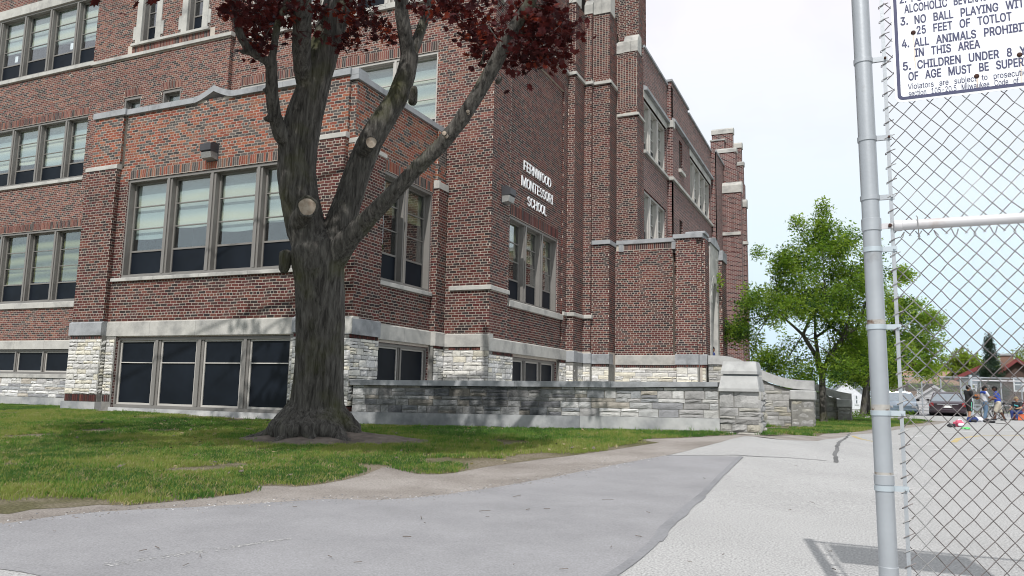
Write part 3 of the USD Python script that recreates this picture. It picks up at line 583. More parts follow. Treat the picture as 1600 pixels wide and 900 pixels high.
for ax, c, a, b, g in (('Y', YC-.006, -7.9, -7.30, 'limestone_grey'), ('Y', 24.85, -7.30, -5.2, 'limestone'), ('Y', 24.30, -5.2, -4.46, 'limestone_grey'), ('Y', 24.42, -4.46, XPf+.05, 'limestone_grey'), ('X', XPf, 24.5, 25.25, 'limestone')):
    stone_run('stone_band', ax, c, a, b, .90, 1.23, .05, 1.5, g, slope=.05, deep=.4); soldier('side', ax, c-.02 if ax == 'Y' else c+.02, a, b, .815, .895)
SBE = [part('stone_basement', m, 'stone_joint') for m in (pbx('Y', YA, XS, -8.15, -1.2, .9, -.02, .4), pbx('X', -8.17, YA, YB1, -1.2, .9, -.0, .3), pbx('Y', YB1, -8.19, -7.9, -1.2, .9, -.02, .4), pbx('Y', YC, -7.92, -7.32, -1.2, .9, -.02, .6), pbx('Y', 24.85, -7.34, -5.15, -1.2, .9, -.02, .3), pbx('Y', 24.30, -5.16, -4.45, -1.2, .9, -.02, .4), pbx('Y', 24.42, -4.5, XPf+.02, -1.2, .9, -.0, .7))]
stone_run('stone_band', 'Y', YA, XS, -8.12, .92, 1.27, .05, 2, 'limestone_grey', slope=.05, deep=.3); stone_run('stone_band', 'X', -8.19, YA-.05, YB1-.05, .92, 1.26, .05, 2, 'limestone_grey', slope=.05, deep=.3); stone_run('stone_band', 'Y', YB1, -8.14, -7.88, .91, 1.24, .05, 2, 'limestone_grey', slope=.05, deep=.3)
for i, (ax, c, a, b) in enumerate((('Y', YA-.02, XS+.02, -8.16), ('X', -8.17, YA, YB1), ('Y', YB1-.02, -8.16, -7.92), ('Y', YC-.02, -7.9, -7.33), ('Y', 24.83, -7.32, -5.17), ('Y', 24.28, -5.16, -4.50), ('Y', 24.42, -4.48, XPf+.0))):
    put_stones(rubble(ax, c, a, b, -.05, .81, 90+i, STONE_TONES*1.04, lmin=.14 if b-a < .5 else .25, lmax=.3 if b-a < .5 else .7), SBE[i])
# portal: stone arch in the block's right face
Y0p, Y1p = 25.22, 26.90
ang = np.linspace(0, np.pi, 15); yc, zc, ri = (Y0p+Y1p)/2, 2.95, .52
outer = [(Y0p, .9), (Y0p, 4.925), (Y1p, 4.925), (Y1p, .9), (yc+ri, .9)]+[(yc+ri*math.cos(a), zc+.75*math.sin(a)) for a in ang]+[(yc-ri, .9)]
part('portal_arch', prism(outer, XPf-.45, XPf+.03, 'x'), 'limestone')
for k in range(14):
    a0, a1 = ang[k]+.012, ang[k+1]-.012
    part('voussoir', prism([(yc+ri*math.cos(a0), zc+.75*math.sin(a0)), (yc+(ri+.24)*math.cos(a0), zc+1.0*math.sin(a0)), (yc+(ri+.24)*math.cos(a1), zc+1.0*math.sin(a1)), (yc+ri*math.cos(a1), zc+.75*math.sin(a1))], XPf-.3, XPf+.05, 'x'), 'limestone')
for z in np.arange(1.0, 4.9, .44):
    for y0, y1 in ((Y0p+.0, yc-ri-.0), (yc+ri+.0, Y1p)):
        if z < 2.9 or z > 4.1: part('portal_stone', pbx('X', XPf+.04, y0+.01, y1-.01, z+.01, min(z+.43, 4.92), 0, .2, .008), 'limestone')
part('entrance_door', cat(pbx('X', XPf-.46, yc-ri, yc+ri, .9, 3.7, 0, .05), pbx('X', XPf-.45, yc-.02, yc+.02, .9, 3.0, -.01, .01)), 'frame_dark')
part('portal_coping', prism([(Y0p-.1, 4.93), (Y0p-.1, 5.05), (yc, 5.25), (Y1p+.1, 5.05), (Y1p+.1, 4.93)], XPf-.4, XPf+.08, 'x'), 'limestone_grey')
Xq = onY(1128, 450, 26.9)[0]; Xq2 = onY(1119, 450, 26.9)[0]
wall('side', 'Y', 26.90, XPf-.3, Xq, .9, 4.6, pal='side', back_z=(-1.2, 4.6), t=.8); wall('side', 'X', Xq, 26.91, 27.9, .9, 4.6, pal='side', back_z=(-1.2, 4.6), t=.3)
stone_run('coping', 'Y', 26.9, XPf-.3, Xq+.05, 4.6, 4.95, .04, 2, 'limestone_grey', slope=.05, deep=.9)
part('entrance_landing', bx(-6.5, 24.9, -1.2, -3.0, 30.0, .55), 'concrete')

# =================== far wing along the side (brick too small to part: textured, openings built)
X1, X2, X3, Y1, Y2 = -6.59, -6.42, -6.20, 29.6, 38.8
def far(c, y0, y1, z0, z1, holes=(), ax='X', mat='brick_far', t=.4):
    part('brick_wall', cat(*[pbx(ax, c, a, b, e, f, 0, t) for a, b, e, f in cells(y0, y1, z0, z1, holes)]), mat)
h1, h2 = (25.86, 29.36, 8.52, 10.45), (25.86, 29.30, 5.25, 7.12)
h3, h4, h5, h6, h7 = (33.35, 38.5, 8.55, 10.5), (31.05, 31.7, 9.25, 10.5), (31.0, 31.65, 4.6, 7.1), (33.35, 38.5, 3.6, 5.9), (25.86, 29.3, 1.5, 3.9)
far(X1, 25.80, Y1, -1.2, 12.32, [h1, h2, h7]); far(X2, Y1+.004, Y2, -1.2, 12.30, [h3, h4, h5, h6]); far(X2, Y1+.3, 33.0, 12.30, 12.48)
far(Y1, X1-.1, X2, -1.2, 12.48, ax='Y', t=.3); far(Y2, X2-.1, X3, -1.2, 12.4, ax='Y', t=.3); far(X3, Y2+.01, 43.0, -1.2, 12.30)
for h, n in ((h1, 3), (h2, 3), (h3, 4), (h6, 4)): win_bank('X', (X1 if h[0] < 30 else X2), *h, n, mull=.28, frame='frame_light', drop=(.5, .7), rec=.06)
for h in (h4, h5): win_bank('X', X2, *h, 1, rows=3, screens=0, frame='frame_dark', drop=(.3, .5), rec=.1)
stone_run('lintel', 'X', X1, 25.8, 29.5, 10.45, 10.72, .02, 4); stone_run('hood_mould', 'X', X1, 25.8, Y1-.02, 10.72, 10.90, .14, 4, 'limestone_grey', slope=.12, deep=.1)
stone_run('lintel', 'X', X2, 33.2, 38.7, 10.5, 10.78, .02, 4); stone_run('hood_mould', 'X', X2, Y1+.1, 38.8, 10.82, 11.0, .14, 4, 'limestone_grey', slope=.12, deep=.1)
stone_run('sill', 'X', X1, 25.8, 29.55, 8.40, 8.52, .10, 4, slope=.04, deep=.1); stone_run('string_course', 'X', X2, Y1-.1, 38.8, 8.38, 8.52, .10, 4, slope=.04, deep=.1)
stone_run('sill', 'X', X2, 30.9, 31.85, 9.08, 9.22, .12, 2, slope=.04, deep=.1); stone_run('sill', 'X', X1, 25.8, 29.5, 5.12, 5.25, .1, 4, slope=.04, deep=.1)
stone_run('pilaster_cap', 'Y', Y1-.04, X1, X2+.1, 10.55, 10.85, .05, 2, slope=.05, deep=.3); far(Y1-.04, X1, X2+.06, 8.52, 10.55, ax='Y', t=.05)
for c, a, b, z in ((X1, 25.8, Y1-.02, 12.32), (X2, Y1-.06, 33.05, 12.48), (X2, 33.06, 38.85, 12.30), (X3, 38.86, 43, 12.3)):
    part('coping', cat(pbx('X', c, a, b, z, z+.09, -.06, .5)), 'limestone_grey')
part('wing_roof', bx(-20, 26.2, 11.9, X1-.4, 43, 12.0), 'roofing'); part('main_roof', bx(-31.3, 17.8, 14.9, -8.8, 30, 15.0), 'roofing')
# far tower, the twin of the near one
def towr(Y, xl, xr, ytop, ybot, depth=.45, capz=.5, name='brick_wall', flute=False):
    a, b = onY(xl, ytop, Y), onY(xr, ytop, Y); zt = (a[2]+b[2])/2; zb = -1.2 if ybot is None else onY(xl, ybot, Y)[2]
    part(name, bx(a[0], Y, zb, b[0], Y+depth, zt-capz), 'brick_far')
    prof = [(Y-.05, zt-capz), (Y-.05, zt-capz*.35), (Y+.12, zt), (Y+depth, zt), (Y+depth, zt-capz)]
    part('buttress_cap', prism(prof, a[0]-.03, b[0]+.05, 'x'), 'limestone')
    if flute:
        for x in np.arange(a[0]+.12, b[0]-.05, .13): part('flute', bx(x, Y-.025, zt-capz-3.2, x+.075, Y+.01, zt-capz-.3), 'brick_far')
YT = 41.0
part('tower_core', bx(onY(1126, 300, YT)[0]+.1, YT+.4, -1.2, onY(1150, 300, YT)[0], YT+4, 12.0), 'brick_far')
towr(YT+1.2, 1112, 1144, 200, 240, capz=.35); towr(YT+.8, 1110, 1131, 217, 240, capz=.12); towr(YT+.6, 1118, 1149, 231, 300, capz=.28)
towr(YT, 1126, 1157, 284, None, capz=.6, flute=True); towr(YT+1.6, 1144.5, 1157.5, 222, 300, capz=.35); towr(YT+1.3, 1148, 1160.5, 252, 330, capz=.25); towr(YT+1.0, 1152, 1165.0, 311, None, .5, capz=.45, flute=True)
for Y, a, b, y in ((YT, 1127, 1155.5, 364), (YT+1.0, 1153.5, 1166.6, 378)):
    p, q = onY(a, y, Y), onY(b, y, Y); part('string_course', bx(p[0], Y-.09, p[2]-.16, q[0]+.07, Y+.2, p[2]), 'limestone')

# =================== emit the brickwork; the 300 bricks that show largest are parts of their own
allB = []
for g, W in WALLS.items():
    W['B'] = np.concatenate(W['boxes']); W['T'] = np.concatenate(W['tone']); W['pick'] = np.zeros(len(W['B']), bool)
    px, dep = proj(W['B'][:, :4]); d1, d2 = px[:, 2]-px[:, 0], px[:, 3]-px[:, 1]
    area = .5*np.abs(d1[:, 0]*d2[:, 1]-d1[:, 1]*d2[:, 0]); c = px.mean(1)
    seen = (c[:, 0] > 4) & (c[:, 0] < 1596) & (c[:, 1] > 4) & (c[:, 1] < 896) & ~((c[:, 0] > 405) & (c[:, 0] < 560) & (c[:, 1] > 200)) & (c[:, 1] < 520) & ~((c[:, 1] < 500) & (c[:, 0] > 555) & (c[:, 0] < 700))
    allB += [(a, g, i) for a, i, s in zip(area, range(len(area)), seen) if s]
for a, g, i in sorted(allB, reverse=True)[:300]: WALLS[g]['pick'][i] = True
BF = np.array([[0, 1, 2], [0, 2, 3], [0, 4, 5], [0, 5, 1], [1, 5, 6], [1, 6, 2], [2, 6, 7], [2, 7, 3], [3, 7, 4], [3, 4, 0]])
for g, W in WALLS.items():
    bw_ = part('brick_wall', cat(*W['back']), 'mortar')
    if W['reveal']: obj('brick_reveal', cat(*W['reveal']), 'brick_far', bw_)
    for i in np.nonzero(W['pick'])[0]: obj('brick', (W['B'][i], BF), 'brick_mat', bw_, tone=np.repeat(W['T'][i][None], 8, 0))
    r = ~W['pick']; n = r.sum()
    obj('brickwork', (W['B'][r].reshape(-1, 3), (BF[None]+8*np.arange(n)[:, None, None]).reshape(-1, 3)), 'brick_mat', bw_, tone=np.repeat(W['T'][r], 8, 0), kind='stuff')

# =================== lettering and lamps on the brick
LET = thing('school_lettering', (XS-.05, 20.6, 5.9), 'raised white metal letters reading FERNWOOD MONTESSORI SCHOOL on the side wall', 'lettering')
def letters(txt, y0, y1, z0, z1):
    n = len(txt); ws = np.array([{'I': .45, 'W': 1.45, 'M': 1.4, 'E': .8, 'F': .8, 'L': .75, 'S': .85}.get(ch, 1.0) for ch in txt]); e = np.concatenate([[0], np.cumsum(ws)])/ws.sum()
    for ch, a, b in zip(txt, e[:-1], e[1:]):
        m = meshkit.text_mesh(ch, 1.0, .06, bold=False); v = np.array(m.vertices); lo, hi = v.min(0), v.max(0)
        ya, yb = y0+(y1-y0)*(a+.06/n*1.2), y0+(y1-y0)*(b-.06/n*1.2)
        U = ya+(v[:, 0]-lo[0])/(hi[0]-lo[0])*(yb-ya); Z = z0+(v[:, 1]-lo[1])/(hi[1]-lo[1])*(z1-z0)
        obj('letter', (np.stack([XS-.05+v[:, 2]*.35+.012, U, Z], 1), m.faces), 'lettering', LET)
letters('FERNWOOD', 19.50, 21.68, 6.24, 6.52); letters('MONTESSORI', 19.36, 21.86, 5.75, 6.04); letters('SCHOOL', 19.82, 21.33, 5.27, 5.55)
def lamp(axis, c, u, z, w, h, label):
    p0 = P3(axis, c, u, z, 0); t = thing('wall_lamp', p0, label, 'wall lamp', None)
    sg = 1
    prof_c = [(-.01, 0), (-.01, h*.55), (.16, h*.55), (.26, h*.42), (.26, h*.05), (.20, h*.0)]
    def ext(prof, u0, u1):
        if axis == 'Y': return prism([(-d+c, zz+z) for d, zz in prof], u0, u1, 'x')
        return prism([(c+d, zz+z) for d, zz in prof], u0, u1, 'y')
    obj('lamp_housing', ext(prof_c, u-w/2, u+w/2), 'lamp_case', t)
    obj('lamp_lens', ext([(.01, -h*.42), (.01, .0), (.20, .0), (.24, -.02), (.20, -h*.36)], u-w/2+.012, u+w/2-.012), 'lamp_lens', t)
    obj('back_plate', ext([(-.01, -h*.46), (-.01, h*.56), (.012, h*.56), (.012, -h*.46)], u-w/2-.01, u+w/2+.01), 'lamp_case', t)
lamp('Y', YB, onY(327, 238, YB-.12)[0], onY(327, 238, YB-.12)[2], .34, .42, 'dark box lamp with pale lens above the four-light window behind the big tree')
lamp('X', XS, 18.18, 5.12, .36, .46, 'dark box lamp with pale lens beside the white lettering on the side wall')
# ------------------------------------------------------------------ ground
GX = np.array([-60, -30, -24, -18, -16.5, -11.3, -9.6, -6, -2.1, -1.4, .6, 60]); GV = np.array([.04, .05, .06, .19, .20, .15, .11, .18, .26, .25, 0, 0])
def gz(X, Y):
    X, Y = np.asarray(X, float), np.asarray(Y, float)
    t = np.clip((Y-6.0)/7.0, 0, 1); t = t*t*(3-2*t); d = np.clip((Y-14.0)/6.0, 0, 1); d = np.where(X > -8, d*d*(3-2*d), 0)
    return -H+np.interp(X, GX, GV)*t*(1-d)
def gh(x, y):
    """the point of the ground seen at a pixel of the photograph"""
    r = ray(x, y); s = 1.0
    lo, hi = .5, 400.0
    for _ in range(60):
        s = (lo+hi)/2; p = r*s
        if p[2] > gz(p[0], p[1]): lo = s
        else: hi = s
    return r*s
def ghs(pts): return [tuple(gh(x, y)[:2]) for x, y in pts]
def drape(poly, dz, step=.5, wob=0.0):
    poly = poly if hasattr(poly, 'geom_type') else Polygon(poly)
    poly = poly.buffer(0); x0, y0, x1, y1 = poly.bounds
    V, F, n = [], [], 0
    shapely.prepare(poly)
    gx, gy = np.arange(math.floor(x0/step), math.ceil(x1/step))*step, np.arange(math.floor(y0/step), math.ceil(y1/step))*step
    X, Y = [a.ravel() for a in np.meshgrid(gx, gy)]
    for tri in ((0, 0, 1, 0, 1, 1), (0, 0, 1, 1, 0, 1)):
        P = np.stack([np.stack([X+tri[2*k]*step, Y+tri[2*k+1]*step], -1) for k in range(3)], 1)
        T = shapely.polygons(P); inside = shapely.contains_properly(poly, T); hit = shapely.intersects(poly, T) & ~inside
        a = P[inside].reshape(-1, 2); V.append(a); F.append(np.arange(len(a)).reshape(-1, 3)+n); n += len(a)
        for g in shapely.intersection(T[hit], poly):
            for q in getattr(g, 'geoms', [g]):
                if q.geom_type != 'Polygon' or q.area < 1e-6: continue
                c = np.array(q.exterior.coords)[:-1]
                if not q.exterior.is_ccw: c = c[::-1]
                for w, ff in [trimesh.creation.triangulate_polygon(q, engine='earcut')] if len(c) > 4 else [(c, np.array([[0, i, i+1] for i in range(1, len(c)-1)]))]:
                    V.append(np.asarray(w)); F.append(np.asarray(ff)+n); n += len(w)
    V = np.vstack(V); F = np.vstack(F)
    return np.column_stack([V, gz(V[:, 0], V[:, 1])+dz]), F
def rough(pts, amp=.06, step=.25, seed=0, closed=True):
    """a polygon with a ragged outline"""
    L_ = LineString(list(pts)+([pts[0]] if closed else [])); n = max(8, int(L_.length/step)); q = np.array([L_.interpolate(i/n, normalized=True).coords[0] for i in range(n)])
    d = np.column_stack([fbm(np.column_stack([q*2.2, np.full(n, 3.1+k+seed)]), 4, seed+k)-.5 for k in (0, 1)])
    return [tuple(p) for p in q+2*amp*d]
def ground_mat(name, base, speck, fine=220.0, lo=.35, hi=.65, bump=.35, patch=((.5, .5, .5), .35, .45, .7), rough_=.95):
    M(name, {'g': ('geometry', {}), 'n': ('noise_texture', {'scale': fine, 'detail': 2.0, 'roughness': .7}), 'r': ('rgb_ramp', {'ramp': [(lo, base), (hi, speck)]}),
       'n2': ('noise_texture', {'scale': patch[1], 'detail': 7.0, 'roughness': .62}), 'r2': ('rgb_ramp', {'ramp': [(patch[2], (1, 1, 1)), (patch[3], patch[0])]}), 'm': ('mix_color', {'blend_type': 'multiply', 'fac': 1.0}),
       'b': ('bump', {'strength': bump, 'distance': .006}), 'p': ('principled_bsdf', {'roughness': rough_, 'specular_ior_level': .2})},
      [('g.position', 'n.vector'), ('n.fac', 'r.fac'), ('g.position', 'n2.vector'), ('n2.fac', 'r2.fac'), ('r.color', 'm.a'), ('r2.color', 'm.b'), ('m.result', 'p.base_color'), ('n.fac', 'b.height'), ('b.normal', 'p.normal')], 'p.BSDF')
ground_mat('pavement_mat', (.24, .238, .234), (.52, .515, .505), 75.0, .34, .68, .5, ((.88, .88, .88), .5, .42, .68))
ground_mat('path_mat', (.215, .213, .219), (.335, .332, .341), 90.0, .28, .72, .3, ((.80, .80, .80), 1.3, .40, .72))
ground_mat('dirt_mat', (.20, .18, .165), (.40, .37, .34), 70.0, .33, .68, .8, ((.66, .64, .62), .9, .40, .66))
ground_mat('soil_mat', (.10, .085, .055), (.24, .205, .16), 45.0, .35, .65, .6, ((.55, .6, .4), 1.2, .40, .60))
ground_mat('seam_mat', (.205, .207, .215), (.26, .26, .27), 60.0, .35, .65, .3)
ground_mat('crack_mat', (.11, .11, .11), (.2, .2, .2), 80.0, .35, .65, .3)
ground_mat('far_ground_mat', (.10, .13, .05), (.16, .19, .08), 1.5, .35, .65, .2)
ground_mat('yellow_paint', (.45, .34, .12), (.50, .42, .26), 40.0, .35, .65, .2); ground_mat('white_paint', (.5, .5, .5), (.62, .62, .61), 40.0, .35, .65, .2)
def sheet(name, poly, dz, mat, step=.5): return obj(name, drape(poly, dz, step), mat, kind='structure')
sheet('pavement', [(-60, -14), (60, -14), (60, 62), (-60, 62)], 0.0, 'pavement_mat', .5)
obj('ground', cat(bx(-900, 62, -H-.6, 900, 1500, -H-.02), bx(-900, -600, -H-.6, 900, -14, -H-.02), bx(60, -14, -H-.6, 900, 62, -H-.02), bx(-900, -14, -H-.6, -60, 62, -H-.02)), 'far_ground_mat', kind='structure')
edge_top = ghs([(0, 820), (90, 806), (170, 799), (300, 793), (400, 787), (500, 780), (600, 782), (680, 775), (760, 764), (830, 752), (900, 739), (960, 727), (1000, 719), (1040, 712)])
path_px = ghs([(1157, 714), (1128, 741), (1110, 760), (1095, 775), (1070, 797), (1050, 815), (1035, 832), (1020, 850), (990, 875), (955, 900), (880, 960)])
bl = ghs([(300, 955), (150, 922), (65, 900), (0, 889)])
PATH = [(-9.5, 2.0)]+edge_top+path_px+[(-1.6, 1.6)]+bl+[(-9.5, 1.2)]
dirt = [(-10.5, 2.0)]+edge_top+ghs([(1080, 702), (1130, 690), (1165, 681)])+[(-1.6, 13.3), (-1.6, 13.6), (-9.6, 13.6), (-9.6, 17.5), (-34, 17.5), (-34, 2.0)]
lawn_px = ghs([(0, 806), (50, 797), (110, 794), (140, 789), (200, 791), (270, 783), (330, 777), (392, 771), (400, 758), (470, 761), (540, 751), (575, 741), (600, 729), (650, 741), (700, 742), (745, 733), (770, 727), (820, 721), (900, 711), (965, 702), (1030, 692), (1000, 687), (1080, 684), (1150, 680)])
LAWN = Polygon(rough([(-12, 3.0)]+lawn_px+[(-2.1, 13.42), (-9.6, 13.42), (-9.66, 13.1), (-18.3, 13.15), (-18.3, 17.3), (-33, 17.3), (-33, 3.0)], .07, .22, 5)).buffer(0)
sheet('dirt', Polygon(rough(dirt, .05, .25, 3)).buffer(0), .0015, 'dirt_mat')
sheet('lawn_soil', LAWN, .003, 'soil_mat')
sheet('path', Polygon(rough(PATH, .02, .2, 9)).buffer(0), .003, 'path_mat')
seam = LineString(rough(path_px, .012, .1, 11, closed=False))
sheet('path_seam', seam.buffer(.03).union(LineString(rough(path_px[3:8], .025, .1, 12, closed=False)).buffer(.04)), .0045, 'seam_mat', .5)
for nm, pts, w in (('pavement_crack', [(1303, 722), (1308, 705), (1312, 690), (1328, 677)], .028), ('pavement_crack', [(1040, 712), (1120, 712), (1200, 714), (1300, 720)], .014)):
    ln = LineString(rough(ghs(pts), .05, .12, 21, closed=False)); sheet(nm, ln.buffer(w), (.0022 if w > .02 else .0016), 'crack_mat', .5)
for i, (pts, m, w) in enumerate((([(1332, 681), (1345, 686), (1374, 692)], 'yellow_paint', .05), ([(1372, 692), (1480, 696), (1560, 701), (1640, 706)], 'white_paint', .05), ([(1490, 691), (1498, 685), (1530, 681), (1600, 680)], 'yellow_paint', .06),
                           ([(1460, 703), (1520, 704), (1560, 708)], 'white_paint', .06), ([(1420, 684), (1460, 677), (1530, 674), (1620, 673)], 'white_paint', .05), ([(1500, 715), (1600, 717), (1660, 719)], 'white_paint', .05))):
    sheet('painted_line', LineString(ghs(pts)).buffer(w), .0015+.0004*i, m, .5)
lawn2 = ghs([(1186, 680), (1230, 681), (1290, 678), (1340, 675), (1385, 668), (1440, 662), (1462, 658), (1400, 655), (1330, 652.5), (1275, 652), (1215, 656)])
LAWN2 = Polygon(rough(lawn2+[(-2.6, 23.9)], .12, .4, 15)).buffer(0)
sheet('dirt', Polygon(lawn2+[(-2.6, 23.9)]).buffer(.5), .0015, 'dirt_mat'); sheet('lawn_soil', LAWN2, .003, 'soil_mat')
gw0 = np.random.default_rng(4); wear = []
for i in range(170):
    u = gw0.random(); x, y = 165+u*290, 884-u*42; p = gh(x+gw0.normal(0, 3), y+gw0.normal(0, 2.6*(1.1-u))); wear.append(Point(p[:2]).buffer(gw0.uniform(.003, .010), 3))
sheet('path_wear', shapely.union_all(wear), .0045, 'pavement_mat', .5)
# grass: tufts of blades
def blades(n, h, spread, seed, lean=.35):
    rg = np.random.default_rng(seed); V, F = [], []
    for i in range(n):
        b = rg.normal(0, spread, 2); a = rg.uniform(0, 2*np.pi); w = rg.uniform(.0016, .0032)*1.6; hh = h*rg.uniform(.5, 1.15); d = rg.normal(0, lean, 2)*hh
        s = np.array([math.cos(a), math.sin(a)])*w
        p = [(*(b-s), 0), (*(b+s), 0), (*(b+d*.35-s*.7), hh*.6), (*(b+d*.35+s*.7), hh*.6), (*(b+d), hh*.95)]
        k = len(V); V += p; F += [[k, k+1, k+3], [k, k+3, k+2], [k+2, k+3, k+4]]
    return np.array(V), np.array(F)
def leaf_mat(name, c1, c2, trans=.35, rough_=.55, tint=1.6, spec=.25):
    M(name, {'g': ('geometry', {}), 'n': ('noise_texture', {'scale': 2.3, 'detail': 4.0}), 'n2': ('noise_texture', {'scale': 40.0, 'detail': 2.0}), 'ad': ('mix_float', {'fac': .5}), 'r': ('rgb_ramp', {'ramp': [(.35, c1), (.65, c2)]}),
       'p': ('principled_bsdf', {'roughness': rough_, 'specular_ior_level': spec}), 'h': ('mix_color', {'blend_type': 'multiply', 'fac': 1.0, 'b': (tint, tint, tint*.7), 'use_clamp': False}), 't': ('translucent_bsdf', {}), 'x': ('mix_closure', {'fac': trans})},
      [('g.position', 'n.vector'), ('g.position', 'n2.vector'), ('n.fac', 'ad.a'), ('n2.fac', 'ad.b'), ('ad.result', 'r.fac'), ('r.color', 'p.base_color'), ('r.color', 'h.a'), ('h.result', 't.color'), ('p.BSDF', 'x.closure1'), ('t.BSDF', 'x.closure2')], 'x.closure')
leaf_mat('grass_green', (.068, .145, .022), (.115, .21, .038)); leaf_mat('grass_dark', (.036, .095, .018), (.060, .135, .026)); leaf_mat('grass_yellow', (.15, .20, .042), (.23, .26, .070)); leaf_mat('grass_straw', (.24, .20, .10), (.34, .29, .17))
def quat_z(a, tx=0, ty=0):
    h = a/2; return (math.cos(h), 0.0, 0.0, math.sin(h))
def instancer(name, parent, protos, pos, idx, rots, scl, label=None, cat=None, group=None, kind='stuff'):
    """protos: (name, mesh, material) triples; rots: quaternions (w,x,y,z)"""
    p = path_for(name, parent); pi = UsdGeom.PointInstancer.Define(stage, p); LOC[p] = LOC[parent]
    pos = np.asarray(pos, float)+(OFF if parent == '/World' else -LOC[parent])
    for nm, m, mat in protos:
        q = path_for(nm, p); v, f = arr(m); usdkit.mesh(stage, q, (v, f), f'{L}/{mat}'); pi.CreatePrototypesRel().AddTarget(q)
    pi.CreatePositionsAttr(Vt.Vec3fArray.FromNumpy(pos.astype(np.float32))); pi.CreateProtoIndicesAttr(Vt.IntArray.FromNumpy(np.asarray(idx, np.int32)))
    pi.CreateOrientationsAttr(Vt.QuathArray([Gf.Quath(*map(float, q)) for q in rots])); s = np.asarray(scl, np.float32)
    pi.CreateScalesAttr(Vt.Vec3fArray.FromNumpy(s if s.ndim == 2 else np.repeat(s[:, None], 3, 1)))
    tag(pi.GetPrim(), label, cat, group, kind); return p
rg = np.random.default_rng(11)
def sow(poly, n, bare, seed):
    x0, y0, x1, y1 = poly.bounds; g = np.random.default_rng(seed); P = np.column_stack([g.uniform(x0, x1, n), g.uniform(y0, y1, n)])
    P = P[shapely.contains_xy(poly, P[:, 0], P[:, 1])]; px, d = proj(np.column_stack([P, gz(P[:, 0], P[:, 1])])); P = P[(d > 1) & (px[:, 0] > -60) & (px[:, 0] < 1660) & (px[:, 1] < 930)]
    f = fbm(np.column_stack([P*1.1, np.full(len(P), 2.0)]), 4, 3); e = shapely.distance(poly.boundary, shapely.points(P))
    return P[(f > bare(P, e))]
bare = lambda P, e: .30+.24*np.exp(-e/.16)+.05*np.clip((9.5-P[:, 1])/5.0, 0, 1)*(e < .9)
P = sow(LAWN, 165000, bare, 1)
P = P[np.hypot((P[:, 0]+7.75)/1.35, (P[:, 1]-9.75)/.75) > 1.0+.25*rg.standard_normal(len(P)).clip(-1, 1)]
_, dep = proj(np.column_stack([P, gz(P[:, 0], P[:, 1])])); P = P[rg.random(len(P)) < np.clip(11/dep, .35, 1)]
P2 = sow(LAWN2, 30000, lambda P, e: .36+.2*np.exp(-e/.5), 2)
GP = [('grass_tuft', blades(16, .042, .035, 31), 'grass_green'), ('grass_tuft', blades(15, .040, .04, 32), 'grass_green'), ('grass_tuft', blades(16, .042, .035, 33), 'grass_dark'), ('grass_tuft', blades(14, .042, .04, 34), 'grass_yellow'), ('grass_tuft', blades(10, .038, .045, 35, .8), 'grass_straw'), ('grass_tuft', blades(9, .13, .03, 36), 'grass_green')]
def plant(nm, P, label, kb=1.0):
    n = len(P); f = fbm(np.column_stack([P*.8, np.full(n, 9.0)]), 4, 8)+rg.normal(0, .07, n); near = np.clip((11.5-P[:, 1])/6, 0, 1)
    idx = np.where(f < .42, 2, np.where(f < .52, rg.integers(0, 2, n), np.where(f < .57-.06*near, 0, 3)))
    idx = np.where(rg.random(n) < .10+.15*near, 4, idx); idx = np.where(rg.random(n) < .012, 5, idx); idx = np.where((rg.random(n) < .30*near), 3, idx)
    z = gz(P[:, 0], P[:, 1])+.008
    instancer(nm, '/World', GP, np.column_stack([P, z]), idx, [quat_z(a) for a in rg.uniform(0, 6.28, n)], rg.uniform(.7, 1.25, n)*kb, label, 'grass')
plant('grass', P, 'patchy short lawn with straw and bare spots in front of the school'); plant('grass', P2, 'small patch of lawn round the young green tree', 1.5)
print('tufts', len(P), len(P2))

# ------------------------------------------------------------------ low stone wall and its end pier
YW = 13.45
LW = thing('stone_wall', (-6, YW, -.75), 'long low grey stone wall with flat coping and stained concrete base, tree shade coloured into its left part, in front of the basement windows', 'wall')
zc = lambda x: np.interp(x, [-9.62, -2.14], [.145, .205])
back_w = prism([(-9.64, -1.2), (-2.12, -1.2), (-2.12, .13), (-9.64, .06)], YW+.02, YW+.36, 'y'); obj('wall_core', back_w, 'stone_joint', LW)
obj('concrete_base', prism([(-9.66, -1.3), (-4.62, -1.3), (-4.62, -.442), (-9.66, -.515)], YW-.03, YW+.3, 'y'), 'concrete_stain_shade', LW); obj('concrete_base', prism([(-4.615, -1.3), (-2.13, -1.3), (-2.13, -.405), (-4.615, -.441)], YW-.03, YW+.3, 'y'), 'concrete', LW)  # left piece coloured darker for tree shade as well as stains
e = np.linspace(-9.68, -2.15, 5)
for i in range(4):
    a, b = e[i]+.003, e[i+1]-.003; obj('coping', prism([(a, zc(a)-.105), (b, zc(b)-.105+.03*(i > 2)), (b, zc(b)), (a, zc(a))], YW-.06, YW+.40, 'y'), 'limestone_grey', LW)
lst = rubble('Y', YW+.012, -9.64, -2.15, -.515, .05, 101, DARK_TONES, hmin=.06, hmax=.16, lmin=.20, lmax=.58, proud=.016)
out = []
for v, f, t in lst:   # the courses rise a little to the right; tree shade and stain coloured in between the pale ends
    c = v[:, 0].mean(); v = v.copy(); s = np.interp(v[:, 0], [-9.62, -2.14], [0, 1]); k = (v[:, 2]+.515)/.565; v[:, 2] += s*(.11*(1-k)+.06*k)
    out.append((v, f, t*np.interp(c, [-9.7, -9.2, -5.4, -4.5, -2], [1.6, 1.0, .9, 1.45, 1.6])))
for v, f, t in out: obj('stone', (v, f), 'rubble_dark' if v[:, 0].mean() < -4.9 else 'rubble_mat', LW, tone=np.repeat(t[None], len(v), 0))
